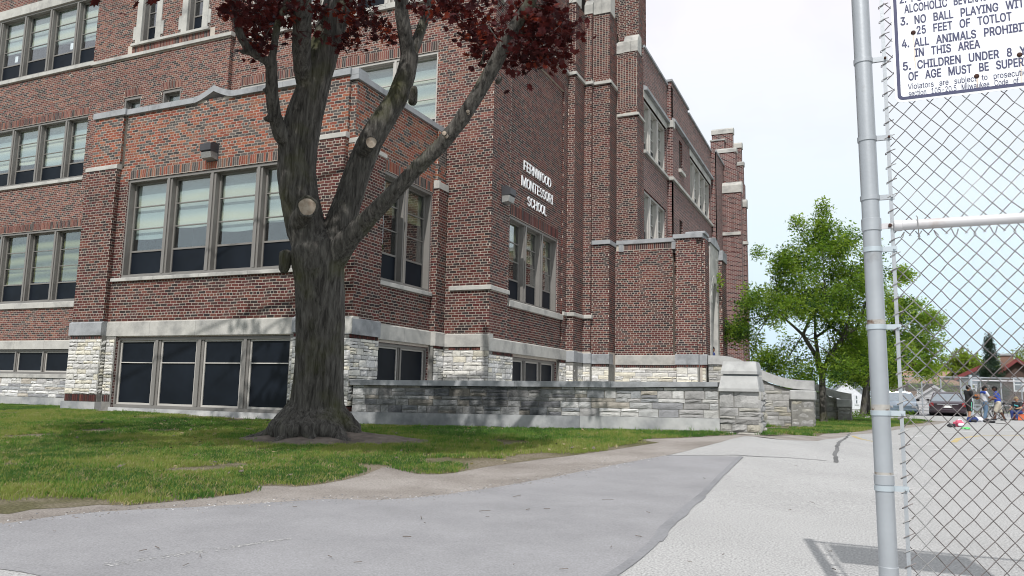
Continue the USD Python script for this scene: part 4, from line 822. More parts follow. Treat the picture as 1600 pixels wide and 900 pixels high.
PR = thing('stone_pier', (-1.8, YW+.3, -.65), 'square stone pier with a sloping two-step capstone at the end of the low wall', 'pier')
x0, x1, y0p, y1p = -2.13, -1.46, YW-.04, YW+.72
obj('pier_core', bx(x0+.02, y0p+.02, -1.2, x1-.02, y1p-.02, .06), 'stone_joint', PR)
for i, (ax, c, a, b) in enumerate((('Y', y0p+.02, x0, x1), ('X', x1-.02, y0p+.0, y1p))):
    for v, f, t in rubble(ax, c, a, b, -.80, .06, 120+i, STONE_TONES*.58, hmin=.11, hmax=.2, lmin=.25, lmax=.5, proud=.035): obj('stone', (v, f), 'rubble_mat', PR, tone=np.repeat(t[None], len(v), 0))
def taper(xa, xb, ya, yb, z0, z1, dx, dy): return manifold3d.Manifold.hull_points(np.array([(xa, ya, z0), (xb, ya, z0), (xa, yb, z0), (xb, yb, z0), (xa, ya, z0+.05), (xb, ya, z0+.05), (xa, yb, z0+.05), (xb, yb, z0+.05), (xa+dx, ya+dy, z1), (xb-dx, ya+dy, z1), (xa+dx, yb-dy, z1), (xb-dx, yb-dy, z1)]))
obj('capstone', taper(x0-.0, x1-.02, y0p-.06, y1p+.06, .055, .315, .035, .09), 'cap_grey', PR, label='lower block of the capstone'); obj('cap_groove', bx(x0+.06, y0p+.06, .315, x1-.10, y1p-.06, .345), 'limestone_grey', PR)
obj('capstone', taper(x0+.03, x1-.05, y0p+.0, y1p-.0, .345, .56, .03, .10), 'cap_grey', PR, label='upper block of the capstone')
# ------------------------------------------------------------------ stair walls by the entrance
def stair_wall(label, Y, prof_px, xl, zb, seed, pier_px, thick=.5):
    T = thing('stair_wall', (onY(xl, 620, Y)[0]+1, Y, -H), label, 'wall')
    top = [onY(x, y, Y) for x, y in prof_px]; X = [p[0] for p in top]; Z = [p[2] for p in top]
    xa, xb = X[0], X[-1]; xs_ = np.linspace(xa, xb, 28); zs_ = np.interp(xs_, X, Z); zs_ = np.convolve(np.pad(zs_, 2, 'edge'), np.ones(5)/5, 'valid')
    obj('wall_core', prism([(xa, zb-.3), (xb, zb-.3)]+list(zip(xs_[::-1], zs_[::-1]-.05)), Y+.02, Y+thick, 'y'), 'stone_joint', T)
    for k in range(4):
        s = slice(k*7, min(k*7+8, 28)); obj('coping', prism(list(zip(xs_[s], zs_[s]-.02))+list(zip(xs_[s][::-1], zs_[s][::-1]+.25)), Y-.07, Y+thick+.05, 'y'), 'cap_grey', T)
    for v, f, t in rubble('Y', Y+.012, xa, xb, zb, max(Z)-.05, seed, STONE_TONES*.60, hmin=.1, hmax=.2, lmin=.3, lmax=.8):
        if v[:, 2].max() < np.interp(v[:, 0].mean(), xs_, zs_)+.0: obj('stone', (v, f), 'rubble_mat', T, tone=np.repeat(t[None], len(v), 0))
    a, b = onY(pier_px[0], pier_px[2], Y), onY(pier_px[1], pier_px[2], Y); zt = a[2]
    obj('pier_core', bx(a[0], Y-.22, zb-.3, b[0], Y+thick+.1, zt-.02), 'stone_joint', T); obj('pier_cap', cbx(a[0]-.04, Y-.28, zt-.02, b[0]+.04, Y+thick+.14, zt+.27, .03), 'cap_grey', T)
    for v, f, t in rubble('Y', Y-.22+.01, a[0], b[0], zb, zt-.03, seed+1, STONE_TONES*.55, hmin=.1, hmax=.2, lmin=.3, lmax=.6)+rubble('X', b[0]-.01, Y-.2, Y+thick, zb, zt-.03, seed+2, STONE_TONES*.55, hmin=.1, hmax=.2, lmin=.3, lmax=.6): obj('stone', (v, f), 'rubble_mat', T, tone=np.repeat(t[None], len(v), 0))
    return T
stair_wall('pale stone stair wall whose coping sweeps down from the entrance to a pier', 24.2, [(1107, 568), (1140, 569), (1155, 574), (1172, 583), (1190, 592), (1215, 601), (1237, 606.5), (1272, 608.5)], 1107, -1.0, 150, (1237, 1272, 624))
stair_wall('farther low stone stair wall seen past the young tree trunk', 31.5, [(1238, 600), (1283, 612), (1295, 618), (1310, 622), (1331, 626)], 1238, -1.0, 160, (1309, 1330, 635))
# ------------------------------------------------------------------ the big red-leaved tree
M('bark_mat', {'g': ('geometry', {}), 'mp': ('mapping', {'scale': (21.0, 21.0, 2.3)}), 'n': ('noise_texture', {'scale': 1.0, 'detail': 9.0, 'roughness': .72, 'distortion': .5}),
   'r': ('rgb_ramp', {'ramp': [(.38, (.036, .033, .030)), (.50, (.086, .080, .072)), (.66, (.155, .146, .131))]}), 'mo': ('noise_texture', {'scale': 1.7, 'detail': 4.0}), 'mr': ('rgb_ramp', {'ramp': [(.52, (0, 0, 0)), (.72, (.55, .55, .55))]}),
   'mc': ('color', {'value': (.075, .080, .022)}), 'mx': ('mix_color', {'blend_type': 'mix'}), 'b': ('bump', {'strength': 1.0, 'distance': .045}), 'p': ('principled_bsdf', {'roughness': .92, 'specular_ior_level': .15})},
  [('g.position', 'mp.vector'), ('mp.vector', 'n.vector'), ('n.fac', 'r.fac'), ('g.position', 'mo.vector'), ('mo.fac', 'mr.fac'), ('mr.color', 'mx.fac'), ('r.color', 'mx.a'), ('mc.color', 'mx.b'), ('mx.result', 'p.base_color'), ('n.fac', 'b.height'), ('b.normal', 'p.normal')], 'p.BSDF')
M('cut_wood', {'tc': ('geometry', {}), 'w': ('noise_texture', {'scale': 14.0, 'detail': 4.0}), 'r': ('rgb_ramp', {'ramp': [(.3, (.26, .20, .15)), (.7, (.46, .39, .32))]}), 'p': ('principled_bsdf', {'roughness': .9})}, [('tc.position', 'w.vector'), ('w.fac', 'r.fac'), ('r.color', 'p.base_color')], 'p.BSDF')
plain('root_soil', (.17, .145, .125), .95, .1, var=.3, scale=9, bump=.8, bscale=25, dirt=((.10, .085, .075), 2.5, .45, .65))
leaf_mat('leaf_red', (.034, .0065, .008), (.080, .012, .012), .32, .55, 1.4, .15); leaf_mat('leaf_red_bright', (.10, .013, .011), (.17, .030, .013), .42, .5, 1.5, .15); leaf_mat('leaf_red_dark', (.020, .0055, .0075), (.042, .008, .009), .25, .55, 1.3, .15)
leaf_mat('leaf_green', (.085, .165, .014), (.14, .235, .026), .48); leaf_mat('leaf_lime', (.165, .255, .026), (.24, .33, .048), .50); leaf_mat('leaf_deep', (.022, .060, .010), (.040, .090, .015), .3)
leaf_mat('leaf_olive', (.10, .13, .025), (.17, .19, .05), .35); leaf_mat('needle', (.012, .028, .014), (.022, .045, .022), .1); leaf_mat('leaf_plum', (.045, .016, .022), (.075, .025, .030), .3)
TB = gh(492, 687); D0 = float((CM @ TB)[2])
def tp(x, y, dd=0.0): return atD(x, y, D0+dd)
TREE = thing('red_leaved_tree', TB, 'big tree with ridged grey trunk, forked limbs, sawn knots and dark red leaves', 'tree')
R = lambda w, dd=0.0: w/2*(D0+dd)/FPX
stems = [  # (x, y, width, extra depth)
    [(492, 700, 112, 0), (493, 672, 104, 0), (495, 640, 88, 0), (498, 600, 80, 0), (500, 540, 78, 0), (501, 480, 78, 0), (499, 430, 80, 0), (496, 395, 84, 0)],
    [(496, 395, 70, 0), (478, 355, 62, 0), (468, 310, 60, 0), (463, 270, 61, .05), (466, 225, 62, .1), (476, 180, 58, .15), (487, 145, 52, .2), (497, 110, 48, .25), (512, 60, 46, .4), (530, 0, 45, .55), (545, -60, 40, .7), (562, -140, 34, .9), (575, -230, 26, 1.1), (570, -330, 16, 1.3)],
    [(484, 150, 30, .2), (473, 112, 28, .0), (471, 75, 30, -.15), (473, 20, 29, -.35), (474, -40, 26, -.6), (462, -120, 21, -1.0), (440, -220, 15, -1.5), (430, -300, 9, -2.0)],
    [(462, 235, 30, .05), (440, 212, 26, -.15), (429, 180, 21, -.25), (425, 150, 20, -.3), (424, 110, 19, -.35), (424, 98, 18, -.4)],
    [(424, 100, 15, -.4), (408, 90, 14, -.45), (388, 78, 14, -.5), (374, 52, 13, -.55), (368, 20, 12, -.6), (368, -15, 11, -.7), (360, -80, 9, -.9), (340, -160, 6, -1.2)],
    [(424, 100, 13, -.4), (429, 68, 11, -.4), (433, 40, 11, -.45), (444, 12, 10, -.5), (458, -20, 9, -.5), (470, -80, 7, -.6)],
    [(512, 400, 56, 0), (530, 355, 50, .1), (545, 310, 44, .2), (560, 265, 42, .3), (578, 222, 40, .4), (600, 185, 38, .45), (620, 155, 33, .5), (634, 118, 31, .55), (640, 90, 29, .6)],
    [(640, 92, 25, .6), (634, 60, 23, .5), (628, 25, 22, .4), (627, -20, 21, .3), (618, -90, 18, .1), (600, -180, 12, -.2), (580, -260, 7, -.5)],
    [(640, 92, 20, .6), (652, 62, 17, .7), (663, 32, 15, .8), (673, -5, 14, .9), (690, -70, 12, 1.2), (705, -160, 8, 1.6)],
    [(520, 405, 46, -.05), (545, 372, 36, -.2), (575, 342, 29, -.3), (610, 306, 26, -.4), (650, 264, 24, -.5), (690, 226, 24, -.6), (722, 186, 24, -.7), (752, 138, 23, -.75), (776, 95, 23, -.8), (800, 48, 21, -.9), (826, 8, 19, -1.0), (855, -50, 16, -1.1), (880, -120, 12, -1.3), (890, -200, 8, -1.5)],
    [(645, 158, 15, .45), (647, 140, 12, .35)], [(778, 128, 9, -.75), (781, 123, 8, -.8)], [(426, 185, 15, -.28), (417, 186, 10, -.35)], [(425, 148, 12, -.3), (415, 141, 9, -.36)],
    [(470, 345, 36, -.2), (479, 326, 30, -.42)], [(570, 236, 22, .15), (580, 223, 18, -.02)], [(384, 82, 8, -.5), (377, 80, 6, -.55)], [(447, 400, 22, -.1), (444, 420, 16, -.15)],
]
SK = []
for st in stems:
    for a, b in zip(st[:-1], st[1:]): SK.append((tp(a[0], a[1], a[3]), R(a[2], a[3]), tp(b[0], b[1], b[3]), R(b[2], b[3])))
g0 = np.array([TB[0], TB[1], gz(TB[0], TB[1])])
for a, ln, r in ((-175, 1.0, .20), (-140, .95, .17), (-100, .75, .20), (-60, .8, .18), (-25, 1.05, .19), (5, 1.15, .17), (50, .8, .18), (110, .8, .2), (160, .9, .18), (-120, .55, .2), (-82, .5, .18), (-40, .55, .2)):
    u = np.array([math.cos(math.radians(a)), math.sin(math.radians(a)), 0]); wob = np.array([-u[1], u[0], 0])*.12*math.sin(a)
    pts = [g0+u*.22+[0, 0, .50], g0+u*.56+[0, 0, .17], g0+u*ln*.75+wob+[0, 0, .02], g0+u*(ln+.15)+wob*2+[0, 0, -.07]]; rr = [r*1.05, r*.9, r*.65, r*.4]
    for i in range(3): SK.append((pts[i], rr[i], pts[i+1], rr[i+1]))
man = chain_union(SK); tm = smooth_mesh(man, .062, 10)
v = np.array(tm.vertices); tm2 = trimesh.Trimesh(v, tm.faces, process=False)
low = v[:, 2] < TB[2]+7.5
tm2 = tm2.subdivide() if len(tm2.faces) < 220000 else tm2
v, nrm = np.array(tm2.vertices), np.array(tm2.vertex_normals)
q = np.column_stack([v[:, 0]*17+fbm(v*1.3, 3, 4)*3, v[:, 1]*17+fbm(v*1.3, 3, 6)*3, v[:, 2]*1.7])
rid = np.abs(fbm(q, 3, 21)-.5)*2
rad = np.clip((TB[2]+7-v[:, 2])/6, .25, 1)
disp = (.032*(rid-.25)+.05*(fbm(v*2.2, 3, 33)-.5)*np.clip((TB[2]+1.6-v[:, 2])/1.2, .15, 1))*rad
v = v+nrm*disp[:, None]
obj('trunk', (v, tm2.faces), 'bark_mat', TREE, smooth=True)
def cut(x, y, r, dd, nd):
    c = tp(x, y, dd); n = np.asarray(nd, float); n /= np.linalg.norm(n); a = np.cross(n, [0, 0, 1.0]); a /= np.linalg.norm(a); b = np.cross(a, n); rr = R(r*2, dd)
    t = np.arange(20)*2*np.pi/20; k = 1+.05*np.sin(3*t); ringA = c+rr*k[:, None]*(np.cos(t)[:, None]*a+np.sin(t)[:, None]*b); V = np.vstack([ringA, ringA-n*.12, c+n*.012])
    F = [[i, (i+1) % 20, 40] for i in range(20)]+[[i, 20+i, 20+(i+1) % 20] for i in range(20)]+[[i, 20+(i+1) % 20, (i+1) % 20] for i in range(20)]
    obj('sawn_knot', (V, F), 'cut_wood', TREE); th = np.append(t, t[:2]); obj('callus_rim', tube(c-n*.02+rr*1.10*(1+.06*np.sin(5*th))[:, None]*(np.cos(th)[:, None]*a+np.sin(th)[:, None]*b), rr*.20, 8, False), 'bark_mat', TREE, smooth=True)
cv = -CM[2]
cut(480, 323, 13.5, -.60, cv+[.1, 0, -.12]); cut(580, 222.5, 8.2, -.10, cv+[.1, 0, -.1]); cut(731, 174, 2.6, -.98, cv); cut(694, 208, 3.4, -.86, cv+[-.2, 0, .2])
# mound of bare soil over the roots
t = np.linspace(0, 2*np.pi, 49)[:-1]; rr = np.linspace(0, 1, 9); U, T_ = np.meshgrid(rr, t)
mx, my = TB[0]+.12+U*1.75*np.cos(T_)*(1+.18*np.sin(3*T_+1)), TB[1]+U*.95*np.sin(T_)*(1+.15*np.cos(4*T_))
mz = gz(mx, my)+.22*np.clip(1-U**.8, 0, 1)+.07*(fbm(np.stack([mx*3, my*3, mx*0], -1), 3, 5)-.5)*(1-U)+.014-.04*(U > .99)
k = np.arange(48)[:, None]*9+np.arange(8)[None]; k2 = (np.arange(48)[:, None]+1) % 48*9+np.arange(8)[None]
obj('tree_root_soil', (np.stack([mx, my, mz], -1).reshape(-1, 3), np.stack([k, k2, k2+1, k+1], -1).reshape(-1, 4)), 'root_soil', kind='structure', smooth=True)
# leaves
MAPLE = np.array([(0, -.45), (.12, -.30), (.42, -.42), (.34, -.16), (.55, .02), (.30, .10), (.36, .36), (.14, .26), (0, .58), (-.14, .26), (-.36, .36), (-.30, .10), (-.55, .02), (-.34, -.16), (-.42, -.42), (-.12, -.30)])
def maple(c, n, up, s):
    n = n/np.linalg.norm(n); a = np.cross(up, n); a /= np.linalg.norm(a)+1e-9; b = np.cross(n, a)
    P = c+s*(MAPLE[:, :1]*a+MAPLE[:, 1:]*b)-n*s*.16*np.abs(MAPLE[:, :1])
    V = np.vstack([P, c+n*s*.02]); k = len(MAPLE); return V, np.array([[i, (i+1) % k, k] for i in range(k)])
def simple(c, n, up, s, w=.45):
    n = n/np.linalg.norm(n); a = np.cross(up, n); a /= np.linalg.norm(a)+1e-9; b = np.cross(n, a)
    return np.array([c-b*s*.5, c+a*s*w*.5-n*s*.06, c+b*s*.5, c-a*s*w*.5-n*s*.06]), np.array([[0, 1, 2], [0, 2, 3]])
def cluster(seed, n, rad, s, kind=maple, droop=.5, squash=.6):
    g = np.random.default_rng(seed); ms = []
    for i in range(n):
        c = g.normal(0, 1, 3); c = c/np.linalg.norm(c)*rad*g.random()**.45; c[2] *= squash
        nn = np.array([0, 0, 1.0])+g.normal(0, .65, 3); up = np.array([c[0], c[1], -droop])+g.normal(0, .5, 3); ms.append(kind(c, nn, up, s*g.uniform(.6, 1.15)))
    for i in range(4):
        a = g.uniform(0, 6.28); ms.append(tube([(0, 0, -.02), (rad*.5*math.cos(a), rad*.5*math.sin(a), rad*.12), (rad*.9*math.cos(a), rad*.9*math.sin(a), 0)], [.004, .003, .0015], 3, False))
    return cat(*ms)
def rand_quats(g, n, tilt=.35):
    out = []
    for i in range(n):
        ax = g.normal(0, 1, 3); ax[2] *= .0; ax /= np.linalg.norm(ax)+1e-9; t = g.normal(0, tilt)/2; z = g.uniform(0, 6.28)/2
        q1 = np.array([math.cos(t), *(ax*math.sin(t))]); q2 = np.array([math.cos(z), 0, 0, math.sin(z)])
        w = q1[0]*q2[0]-q1[1:].dot(q2[1:]); v_ = q1[0]*q2[1:]+q2[0]*q1[1:]+np.cross(q1[1:], q2[1:]); out.append((w, *v_))
    return out
g = np.random.default_rng(77); pts = []; kind_ = []
# sprays that hang into the picture: (x, y, spread x, spread y, count, extra depth)
for x, y, sx, sy, n, dd in ((375, 12, 22, 14, 16, -.6), (405, 30, 28, 24, 26, -.3), (440, 8, 40, 16, 30, -.2), (408, 66, 18, 10, 9, -.4), (405, 80, 10, 5, 4, -.4), (455, 40, 12, 14, 6, .1), (500, 20, 12, 22, 10, .5), (512, 45, 8, 12, 5, .5),
                            (560, 12, 22, 12, 16, .3), (575, 40, 26, 14, 14, .2), (600, 52, 10, 6, 4, .2), (545, 62, 16, 6, 7, .2), (690, 8, 16, 8, 9, .3), (720, 15, 30, 14, 20, 0), (745, 45, 26, 20, 18, -.3), (760, 75, 20, 14, 11, -.4), (765, 90, 8, 5, 3, -.4),
                            (800, 30, 34, 24, 26, -.5), (850, 22, 30, 22, 30, -.7), (870, 45, 22, 18, 20, -.8), (830, 70, 30, 20, 20, -.7), (850, 95, 26, 10, 14, -.7), (815, 85, 14, 12, 7, -.6), (800, 112, 6, 8, 3, -.6), (893, 50, 8, 8, 3, -.8), (911, 50, 2, 4, 1, -.8), (880, 80, 10, 10, 5, -.8), (640, 4, 20, 6, 6, .4)):
    for i in range(n): pts.append(tp(x+g.normal(0, sx*.6), y+g.normal(0, sy*.6), dd+g.normal(0, .5))); kind_.append(0)
nlow = len(pts)
# the crown above the picture, unseen, shaped to shade the lawn and thinned off the facade
cc = TB+np.array([-.8, -4.6, 8.4])
while len(pts) < nlow+230:
    p = g.normal(0, 1, 3); p = p/np.linalg.norm(p)*g.uniform(.35, 1.0)**.7*np.array([3.8, 4.6, 3.0])+cc
    px, d = proj(p)
    if d > .5 and -40 < px[0] < 1640 and px[1] > -25: continue
    if fbm(p*.55, 3, 12) < .42 or g.random() < np.clip((p[1]-TB[1]+2.6)/1.6, 0, .97): continue
    pts.append(p); kind_.append(1)
while len(pts) < nlow+1150:      # unseen lower boughs added towards the gate to throw shade on the lawn
    p = g.normal(0, 1, 3); p = p/np.linalg.norm(p)*g.random()**.4*np.array([4.6, 1.8, 1.2])+TB+np.array([-.2, -4.4, 5.4]); px, d = proj(p)
    if d < .8 or (-250 < px[0] < 1850 and px[1] > -1800/d) or fbm(p*.6, 3, 14) < .43: continue
    pts.append(p); kind_.append(1)
pts = np.array(pts); n = len(pts)
LP = [('leaf_spray', cluster(201+i, 8, .24, .115), m) for i, m in enumerate(('leaf_red', 'leaf_red', 'leaf_red_dark', 'leaf_red_bright', 'leaf_red'))]
LPb = [('leaf_spray', cluster(211+i, 22, .55, .17), m) for i, m in enumerate(('leaf_red', 'leaf_red_dark', 'leaf_red'))]
kind_ = np.array(kind_); idx = np.where(kind_ == 0, g.choice(5, n, p=[.3, .25, .27, .08, .10]), 5+g.integers(0, 3, n))
# single leaves at the fringe, each a part
for i in range(110):
    b = pts[g.integers(0, nlow)]; c = b+g.normal(0, .16, 3)+[0, 0, -.10]; m = maple(c, g.normal(0, .5, 3)+[0, -.6, .6], np.array([0, 0, -1.0])+g.normal(0, .4, 3), g.uniform(.09, .14)); obj('leaf', m, g.choice(['leaf_red', 'leaf_red_bright', 'leaf_red_dark']), TREE)
instancer('crown', TREE, LP+LPb, pts, idx, rand_quats(g, n), g.uniform(.75, 1.15, n))
# limbs and twigs that carry the sprays
tips = [(tp(826, 8, -1.0), tp(870, 30, -.8)), (tp(800, 48, -.9), tp(850, 85, -.7)), (tp(776, 95, -.8), tp(812, 88, -.65)), (tp(776, 60, -.8), tp(745, 40, -.4)), (tp(752, 100, -.75), tp(762, 78, -.45)), (tp(673, -5, .9), tp(725, 20, .1)), (tp(545, -60, .7), tp(585, 35, .25)), (tp(530, 0, .55), tp(548, 60, .25)), (tp(368, 20, -.6), tp(410, 40, -.35)), (tp(433, 40, -.45), tp(408, 72, -.4)), (tp(826, 8, -1), tp(893, 50, -.8))]
for a, b in tips:
    mid = (a+b)/2+[0, 0, .12]; obj('twig', tube([a, mid, b], [.014, .010, .005], 5), 'bark_mat', TREE)
for i in range(26):
    a = SK[[13, 20, 27, 33, 55, 62, 75, 80][i % 8] if len(SK) > 80 else 10][2]; p = cc+g.normal(0, 1, 3)*[3.6, 3.0, 1.6]; px, d = proj(p)
    src = tp(*[(575, -230, 1.1), (440, -220, -1.5), (340, -160, -1.2), (600, -180, -.2), (705, -160, 1.6), (880, -120, -1.3), (545, -60, .7), (470, -80, -.6)][i % 8])
    q = np.linspace(0, 1, 8)[:, None]; c = src*(1-q)+p*q+np.array([0, 0, 1])*.5*np.sin(q*np.pi); px, d = proj(c)
    if ((px[2:, 1] > -30) & (d[2:] > 0) & (abs(px[2:, 0]-800) < 900)).any(): continue
    obj('branch', tube(c, np.linspace(.06, .012, 8), 6), 'bark_mat', TREE)

# ------------------------------------------------------------------ smaller trees
def small_tree(name, base, h, seed, label, mats, crown, trunk_r, forks=3, n_spray=420, spray=(24, .36, .11), lean=(0, 0), kind=simple, group=None, bark='bark_mat', fork_h=.28, pts_extra=None, multi=False):
    """crown: list of (dx, dy, z, rx, ry, rz) ellipsoids relative to the base"""
    g = np.random.default_rng(seed); T = thing(name, base, label, 'tree', group); base = np.asarray(base, float)
    top = base+np.array([lean[0], lean[1], h*fork_h]); segs = []; ends = []
    segs.append((base-[0, 0, .15], trunk_r*1.35, base+(top-base)*.12, trunk_r*1.05)); segs.append((base+(top-base)*.12, trunk_r*1.05, top, trunk_r*.92))
    def grow(p, d, r, l, lv):
        d = d/np.linalg.norm(d); q = p+d*l; mid = (p+q)/2+g.normal(0, .06, 3)*l
        segs.append((p, r, mid, r*.85)); segs.append((mid, r*.85, q, r*.68)); ends.append(q)
        if lv > 0:
            for i in range(g.integers(2, 4)): grow(q, d+g.normal(0, .55, 3)+[0, 0, .12], r*.62, l*g.uniform(.55, .8), lv-1)
    for i in range(forks):
        a = i*2*np.pi/forks+g.uniform(-.4, .4); grow(top, np.array([math.cos(a)*.55, math.sin(a)*.55, 1.0]), trunk_r*.66, h*.22, 2)
    sm = smooth_mesh(chain_union([s for s in segs if s[1] > .012], trimesh.creation.icosphere(0)), .12, 4); obj('trunk', sm, bark, T, smooth=True)
    P = []
    vol = np.array([c[3]*c[4]*c[5] for c in crown])**.55; vol /= vol.sum()
    while len(P) < n_spray:
        c = crown[g.choice(len(crown), p=vol)]; u = g.normal(0, 1, 3); u = u/np.linalg.norm(u)*g.random()**.40; p = np.array(c[:3])+u*np.array(c[3:])
        if fbm((p+seed)*.9, 3, seed) > .425: P.append(base+p)
    P = np.array(P); n = len(P); cl = [('leaf_spray', cluster(seed*7+i, spray[0], spray[1], spray[2], kind, squash=.8), m) for i, m in enumerate(mats)]
    instancer('crown', T, cl, P, g.integers(0, len(mats), n), rand_quats(g, n, .5), g.uniform(.7, 1.2, n))
    for i in range(0, min(n, 90), 2):
        j = np.argmin([np.linalg.norm(e-P[i]) for e in ends]); d = np.linalg.norm(ends[j]-P[i])
        if d < h*.3: obj('branch', tube([ends[j], (ends[j]+P[i])/2+g.normal(0, .05, 3), P[i]], [.022, .014, .005], 4), bark, T)
    return T
GT = gh(1287, 661); dg = float((CM @ GT)[2]); s_ = dg/FPX
def off(x, y, dd=0): p = atD(x, y, dg+dd)-GT; return p
def ell(x, y, rx, ry, dd=0, rz=None): p = off(x, y, dd); return (*p, rx*s_, (rx if rz is None else rz)*s_, ry*s_)
small_tree('young_green_tree', GT, 330*s_, 5, 'leafy bright green young tree with slim forked trunk on the small lawn', ('leaf_green', 'leaf_lime', 'leaf_lime', 'leaf_deep', 'leaf_green'),
    [ell(1270, 470, 75, 60), ell(1210, 500, 60, 55, -.3), ell(1330, 480, 60, 70), ell(1290, 410, 45, 45), ell(1283, 355, 16, 28), ell(1310, 380, 28, 26), ell(1165, 460, 34, 24), ell(1160, 520, 30, 24, .2), ell(1240, 545, 70, 32), ell(1345, 545, 55, 35), ell(1225, 412, 30, 22), ell(1248, 352, 9, 10), ell(1285, 330, 7, 14), ell(1350, 420, 28, 40), ell(1195, 555, 26, 20), ell(1265, 578, 80, 20), ell(1300, 440, 90, 90), ell(1185, 395, 8, 8), ell(1125, 445, 16, 8)],
    .16*s_*27/dg*FPX/dg*.0+.135, n_spray=1500, spray=(30, .34, .125), fork_h=.22)
p2 = gh(1349, 640.5); d2 = float((CM @ p2)[2]); k = d2/FPX
def e2(x, y, rx, ry): p = atD(x, y, d2)-p2; return (*p, rx*k, rx*k, ry*k)
print('trees', D0, dg, d2, len(SK))
d2 = min(d2, 36.0); p2 = atD(1347, 641, d2); p2[2] = -H; k = d2/FPX
small_tree('street_tree', p2, 200*k, 15, 'slender leaning green tree with pale trunk left of the gate post', ('leaf_green', 'leaf_lime', 'leaf_deep'), [e2(1345, 560, 40, 45), e2(1400, 500, 35, 45), e2(1385, 550, 45, 45), e2(1320, 585, 30, 18)], .14, n_spray=420, spray=(30, .42, .18), lean=(.3, 0), group=None, fork_h=.34)
p3 = atD(1357, 641, d2+3); p3[2] = -H
small_tree('street_tree', p3, 200*k, 17, 'dark forked trunk of a green tree seen just left of the gate post', ('leaf_green', 'leaf_lime', 'leaf_lime'), [(*(atD(x, y, d2+3)-p3), rx*k, rx*k, ry*k) for x, y, rx, ry in ((1440, 540, 34, 34), (1420, 470, 30, 40), (1450, 500, 25, 25), (1380, 590, 30, 20), (1410, 430, 16, 16), (1450, 580, 18, 18))], .12, n_spray=380, spray=(30, .42, .18), fork_h=.2)
# ------------------------------------------------------------------ gate post, chain-link and sign
plain('galvanised', (.36, .38, .40), .42, .5, metal=.35, var=.10, scale=5, bump=.03, bscale=70, dirt=((.22, .215, .21), 3.5, .60, .72)); plain('galvanised_new', (.45, .50, .53), .40, .5, metal=.4, var=.08, scale=12)
plain('wire_zinc', (.30, .295, .29), .5, .5, metal=.4, var=.2, scale=30); plain('wire_rusty', (.16, .142, .138), .55, .4, metal=.35, var=.35, scale=40); plain('rail_paint', (.52, .51, .52), .45, .4, var=.06, scale=8, dirt=((.40, .36, .34), 5.0, .58, .7))
plain('rust', (.055, .028, .022), .85, .2, var=.4, scale=90); plain('rust_streak', (.66, .57, .49), .7, .2, var=.2, scale=40)
plain('sign_white', (.80, .82, .84), .5, .3, var=.03, scale=5, dirt=((.70, .69, .66), 5.0, .55, .8)); plain('sign_navy', (.055, .058, .115), .5, .3, var=.1)
YF = 3.01
O_ = onY(1374, 600, YF); UP = onY(1350, 0, YF)-onY(1396, 900, YF); UP /= np.linalg.norm(UP)
def fpt(s, t, dy=0.0): return O_+np.array([s, 0, 0])+UP*t+np.array([0, dy, 0])
def st(x, y): p = onY(x, y, YF)-O_; t = p.dot(UP); return p[0]-UP[0]*t, t
TG = -H-O_[2]; TT = 1.74-O_[2]; TR = st(1480, 347)[1]
FEN = thing('chain_link_gate', (O_[0]+.5, YF, -H), 'weathered chain-link panel on a thick grey steel post with a white middle rail', 'gate')
obj('post', tube([fpt(0, t) for t in np.linspace(TG-.3, TT, 14)], .0300, 24), 'galvanised', FEN, smooth=35)
obj('post_cap', tube([fpt(0, TT-.02), fpt(0, TT+.012), fpt(0, TT+.03), fpt(0, TT+.036)], [.0335, .0335, .02, .004], 20), 'galvanised', FEN, smooth=40)
def sleeve(y0, y1, r=.0325):
    t0, t1 = st(1374, y1)[1], st(1374, y0)[1]; obj('sleeve', tube([fpt(0, t0), fpt(0, t0+.002), fpt(0, t1-.002), fpt(0, t1)], [.030, r, r, .030], 24, False), 'galvanised', FEN, smooth=30)
sleeve(341, 361, .0335); sleeve(741, 757, .0325); sleeve(883, 960, .0318)
plain('peeling_coat', (.34, .325, .30), .75, .3, var=.25, scale=30, dirt=((.13, .085, .06), 28.0, .50, .62))
for y0, y1 in ((500, 510), (632, 643), (737, 742)): t0_, t1_ = st(1374, y1)[1], st(1374, y0)[1]; obj('peeled_band', tube([fpt(0, t0_), fpt(0, t1_)], .0303, 24, False), 'peeling_coat', FEN, smooth=30)
def bar_s(y): return {}
s0, s1 = st(1377, 0), st(1421, 900)
def sbar(t): return s0[0]+(s1[0]-s0[0])*(t-s0[1])/(s1[1]-s0[1])
Vb = []
for t in (TG+.06, TT-.03): s = sbar(t); Vb += [fpt(s-.0062, t, -.003), fpt(s+.0062, t, -.003), fpt(s+.0062, t, .003), fpt(s-.0062, t, .003)]
obj('tension_bar', (np.array(Vb), np.array([[0, 1, 5, 4], [1, 2, 6, 5], [2, 3, 7, 6], [3, 0, 4, 7], [0, 3, 2, 1], [4, 5, 6, 7]])), 'galvanised', FEN)
for i, y in enumerate((93, 216, 309, 390, 511, 645, 762)):
    t = st(1374, y)[1]; h = .009; mat = 'galvanised_new' if i > 2 else 'galvanised'; e = sbar(t)+.012
    ring = tube([fpt(0, t-h), fpt(0, t-h+.0005), fpt(0, t+h-.0005), fpt(0, t+h)], [.0302, .0332, .0332, .0302], 24, False)
    lug = cat(bx(*(fpt(.028, t-h, -.005)), *(fpt(e, t+h, -.002))), bx(*(fpt(.028, t-h, .002)), *(fpt(e, t+h, .005))))
    cl = obj('band_clamp', cat(ring, lug), mat, FEN, smooth=30); obj('bolt', tube([fpt(e-.009, t, -.014), fpt(e-.009, t, .014)], .0042, 6), 'rust' if i < 2 else mat, cl)
t0 = st(1400, 352)
